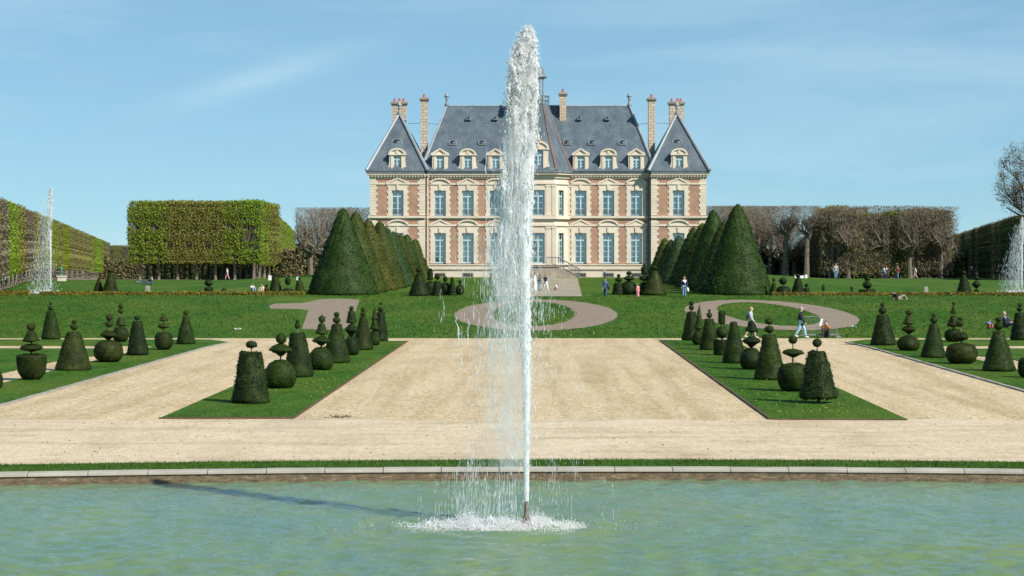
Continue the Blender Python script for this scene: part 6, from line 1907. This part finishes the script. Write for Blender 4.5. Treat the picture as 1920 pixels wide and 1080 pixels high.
person('person in a grey jacket and jeans standing by the right trees', 1567, 523, 25, 'stand', (.36, .37, .4), jeans, hair=(.25, .17, .12), rz=R(-90), height=1.76)
person('person in dark clothes with a white bag standing near the man in red', 1662, 522, 24, 'stand', (.035, .04, .06), (.03, .035, .06), hair=(.25, .2, .17), rz=R(-70), height=1.7)
person('person in a white top walking beside the one in dark clothes', 1657, 522.5, 23, 'walk', (.6, .63, .7), navy, hair=(.12, .08, .06), rz=R(10), height=1.66)
person('man in a red jacket and blue jeans before the right trees', 1683, 523, 24, 'stand', (.55, .05, .05), (.16, .26, .4), hair=(.3, .2, .15), rz=R(-160), height=1.75)
person('woman in a cream top walking before the right trees', 1716, 522, 22, 'walk', (.8, .72, .64), (.5, .42, .36), hair=(.05, .03, .02), rz=R(180), height=1.62)
person('white-haired person in a dark coat walking below the far right row', 1822, 522, 21, 'walk', (.05, .05, .055), (.05, .05, .06), hair=(.7, .68, .66), rz=R(0), height=1.66, coat=True)

# temporary metal barrier with a notice
X, Y, Z = G(1538, 632.5)
sc_ = Y / F
t = thing('barrier', 'leaning galvanised wire barrier with a white paper notice at the foot of the bank', 'barrier', (X, Y - .02, Z))
xl, xr, zt = (1506 - 1538) * sc_, (1569 - 1538) * sc_, 1.24
f = MB(); f.tube([(xl, 0, .14), (xr, -.05, .18)], .017, 6); f.tube([(xl, .1, zt - .07), (xr, .05, zt)], .015, 6); f.tube([(xr, -.06, .02), (xr, .05, zt)], .017, 6); f.tube([(xl, -.0, .02), (xl, .1, zt - .07)], .016, 6)
f.tube([(xl - .55, -.02, .04), (xl, 0, .12), (xr + .15, -.06, .13)], .022, 5)
f.build('frame', 'galvanised', t)
w = MB()
for x in np.linspace(xl, xr, 17)[1:-1]: w.tube([(x, 0, .16), (x, .08, zt - .04)], .0035, 3)
for z in np.linspace(.18, zt - .1, 8): w.tube([(xl, .01 + z * .07, z), (xr, -.02 + z * .07, z + .04)], .0035, 3)
w.build('wire_mesh', 'galvanised', t)
f = MB(); f.box(xr - .08, xr + .22, -.32, .2, 0, .05); f.build('foot', 'kerb_grey', t)
n = MB(); n.loft([[(-.06, .03, .66), (.07, .03, .66), (.07, .045, .66), (-.06, .045, .66)], [(.06, .06, 1.06), (.17, .06, 1.06), (.17, .075, 1.06), (.06, .075, 1.06)]]); n.build('notice', 'white_paint', t)

# bronze figure on a stone pedestal, far left
X, Y, Z = G(116, 527)
p = MB(); w = 8.5 * Y / F
p.box(-w * .85, w * .85, -.3, .3, 0, .48); p.box(-w, w, -.36, .36, .48, .62)
ped = p.build('pedestal', 'stone_pale'); ped.location = (X, Y, Z); tag(ped, 'pale stone pedestal under the green bronze figure', 'pedestal')
t = thing('statue', 'green bronze standing figure with a raised arm on the pale pedestal', 'statue', (X - .1, Y, Z + .62))
sk = [(0, 0, .62), (0, 0, .78), (.02, 0, .93), (.03, 0, 1.05), (.05, 0, 1.15), (-.1, 0, .98), (-.26, 0, 1.03), (-.3, 0, 1.15), (.14, 0, .95), (.22, 0, .8), (.12, 0, .7), (-.06, 0, .58), (-.05, .05, .33), (-.08, 0, .04), (.07, 0, .58), (.1, -.05, .33), (.06, 0, .04)]
ed = [(0, 1), (1, 2), (2, 3), (3, 4), (2, 5), (5, 6), (6, 7), (2, 8), (8, 9), (9, 10), (0, 11), (11, 12), (12, 13), (0, 14), (14, 15), (15, 16)]
V, Fc = skin_arrays(sk, ed, [.1, .09, .115, .05, .085, .055, .04, .03, .055, .04, .03, .08, .055, .035, .08, .055, .035])
b = MB(); b.add(V, Fc); b.build('body', 'verdigris', t, True)
b = MB(); b.lathe([(.02, 0), (.24, 0), (.22, .05), (.16, .07), (.02, .08)], 9); b.build('base', 'verdigris', t)

# posts and white boxes
def post(px, py, hpx, wpx, label):
    X, Y, Z = G(px, py); s = Y / F; w = wpx * s / 2; h = hpx * s
    m_ = MB(); m_.loft([[(x * w * k, y * w * k, z * h) for x, y in ((-1, -1), (1, -1), (1, 1), (-1, 1))] for z, k in ((-.1, 1), (.75, .92), (.97, .8), (1, .5))])
    o = m_.build('stone_post', 'kerb_grey'); o.location = (X, Y, Z); tag(o, label, 'post')
post(277, 547, 11, 8, 'grey stone post behind the left low hedge')
post(1736, 551.5, 14, 8, 'grey stone post behind the right low hedge')
def white_box(px, py, hpx, wpx, label):
    X, Y, Z = G(px, py); s = Y / F; w = wpx * s / 2; h = hpx * s
    t = thing('white_box', label, 'box', (X, Y, Z))
    m_ = MB(); m_.box(-w, w, -.25, .25, 0, h * .9); m_.build('body', 'white_paint', t)
    m_ = MB(); m_.box(-w - .02, w + .02, -.27, .27, h * .9, h); m_.build('lid', 'white_paint', t)
white_box(1492, 521.5, 6, 4, 'small white box, leftmost by the right trees')
white_box(1503, 521.5, 5, 7, 'wider white box between two others by the right trees')
white_box(1511, 521.5, 6.5, 5, 'squarish white box, rightmost by the right trees')
white_box(506, 525.5, 9, 5, 'upright white box under the green block')
white_box(558, 525, 6, 3.5, 'small white box near the stout bare lime')
for (px, py, lb) in ((1601, 614, 'crumpled white paper on the bank beside the barrier'), (446, 618.5, 'pale scrap of paper on the left of the bank')):
    X, Y, Z = G(px, py); m_ = MB(); rr = np.random.default_rng(px)
    P = rr.normal(0, 1, (16, 3)) * np.array([.11, .05, .02]) + np.array([0, 0, .07]); m_.quads(P, rr.normal(size=(16, 3)) + np.array([0, 0, 1.5]), .07, .05, .4, rr)
    o = m_.build('paper_scrap', 'white_paint'); o.location = (X, Y, Z); tag(o, lb, 'litter')
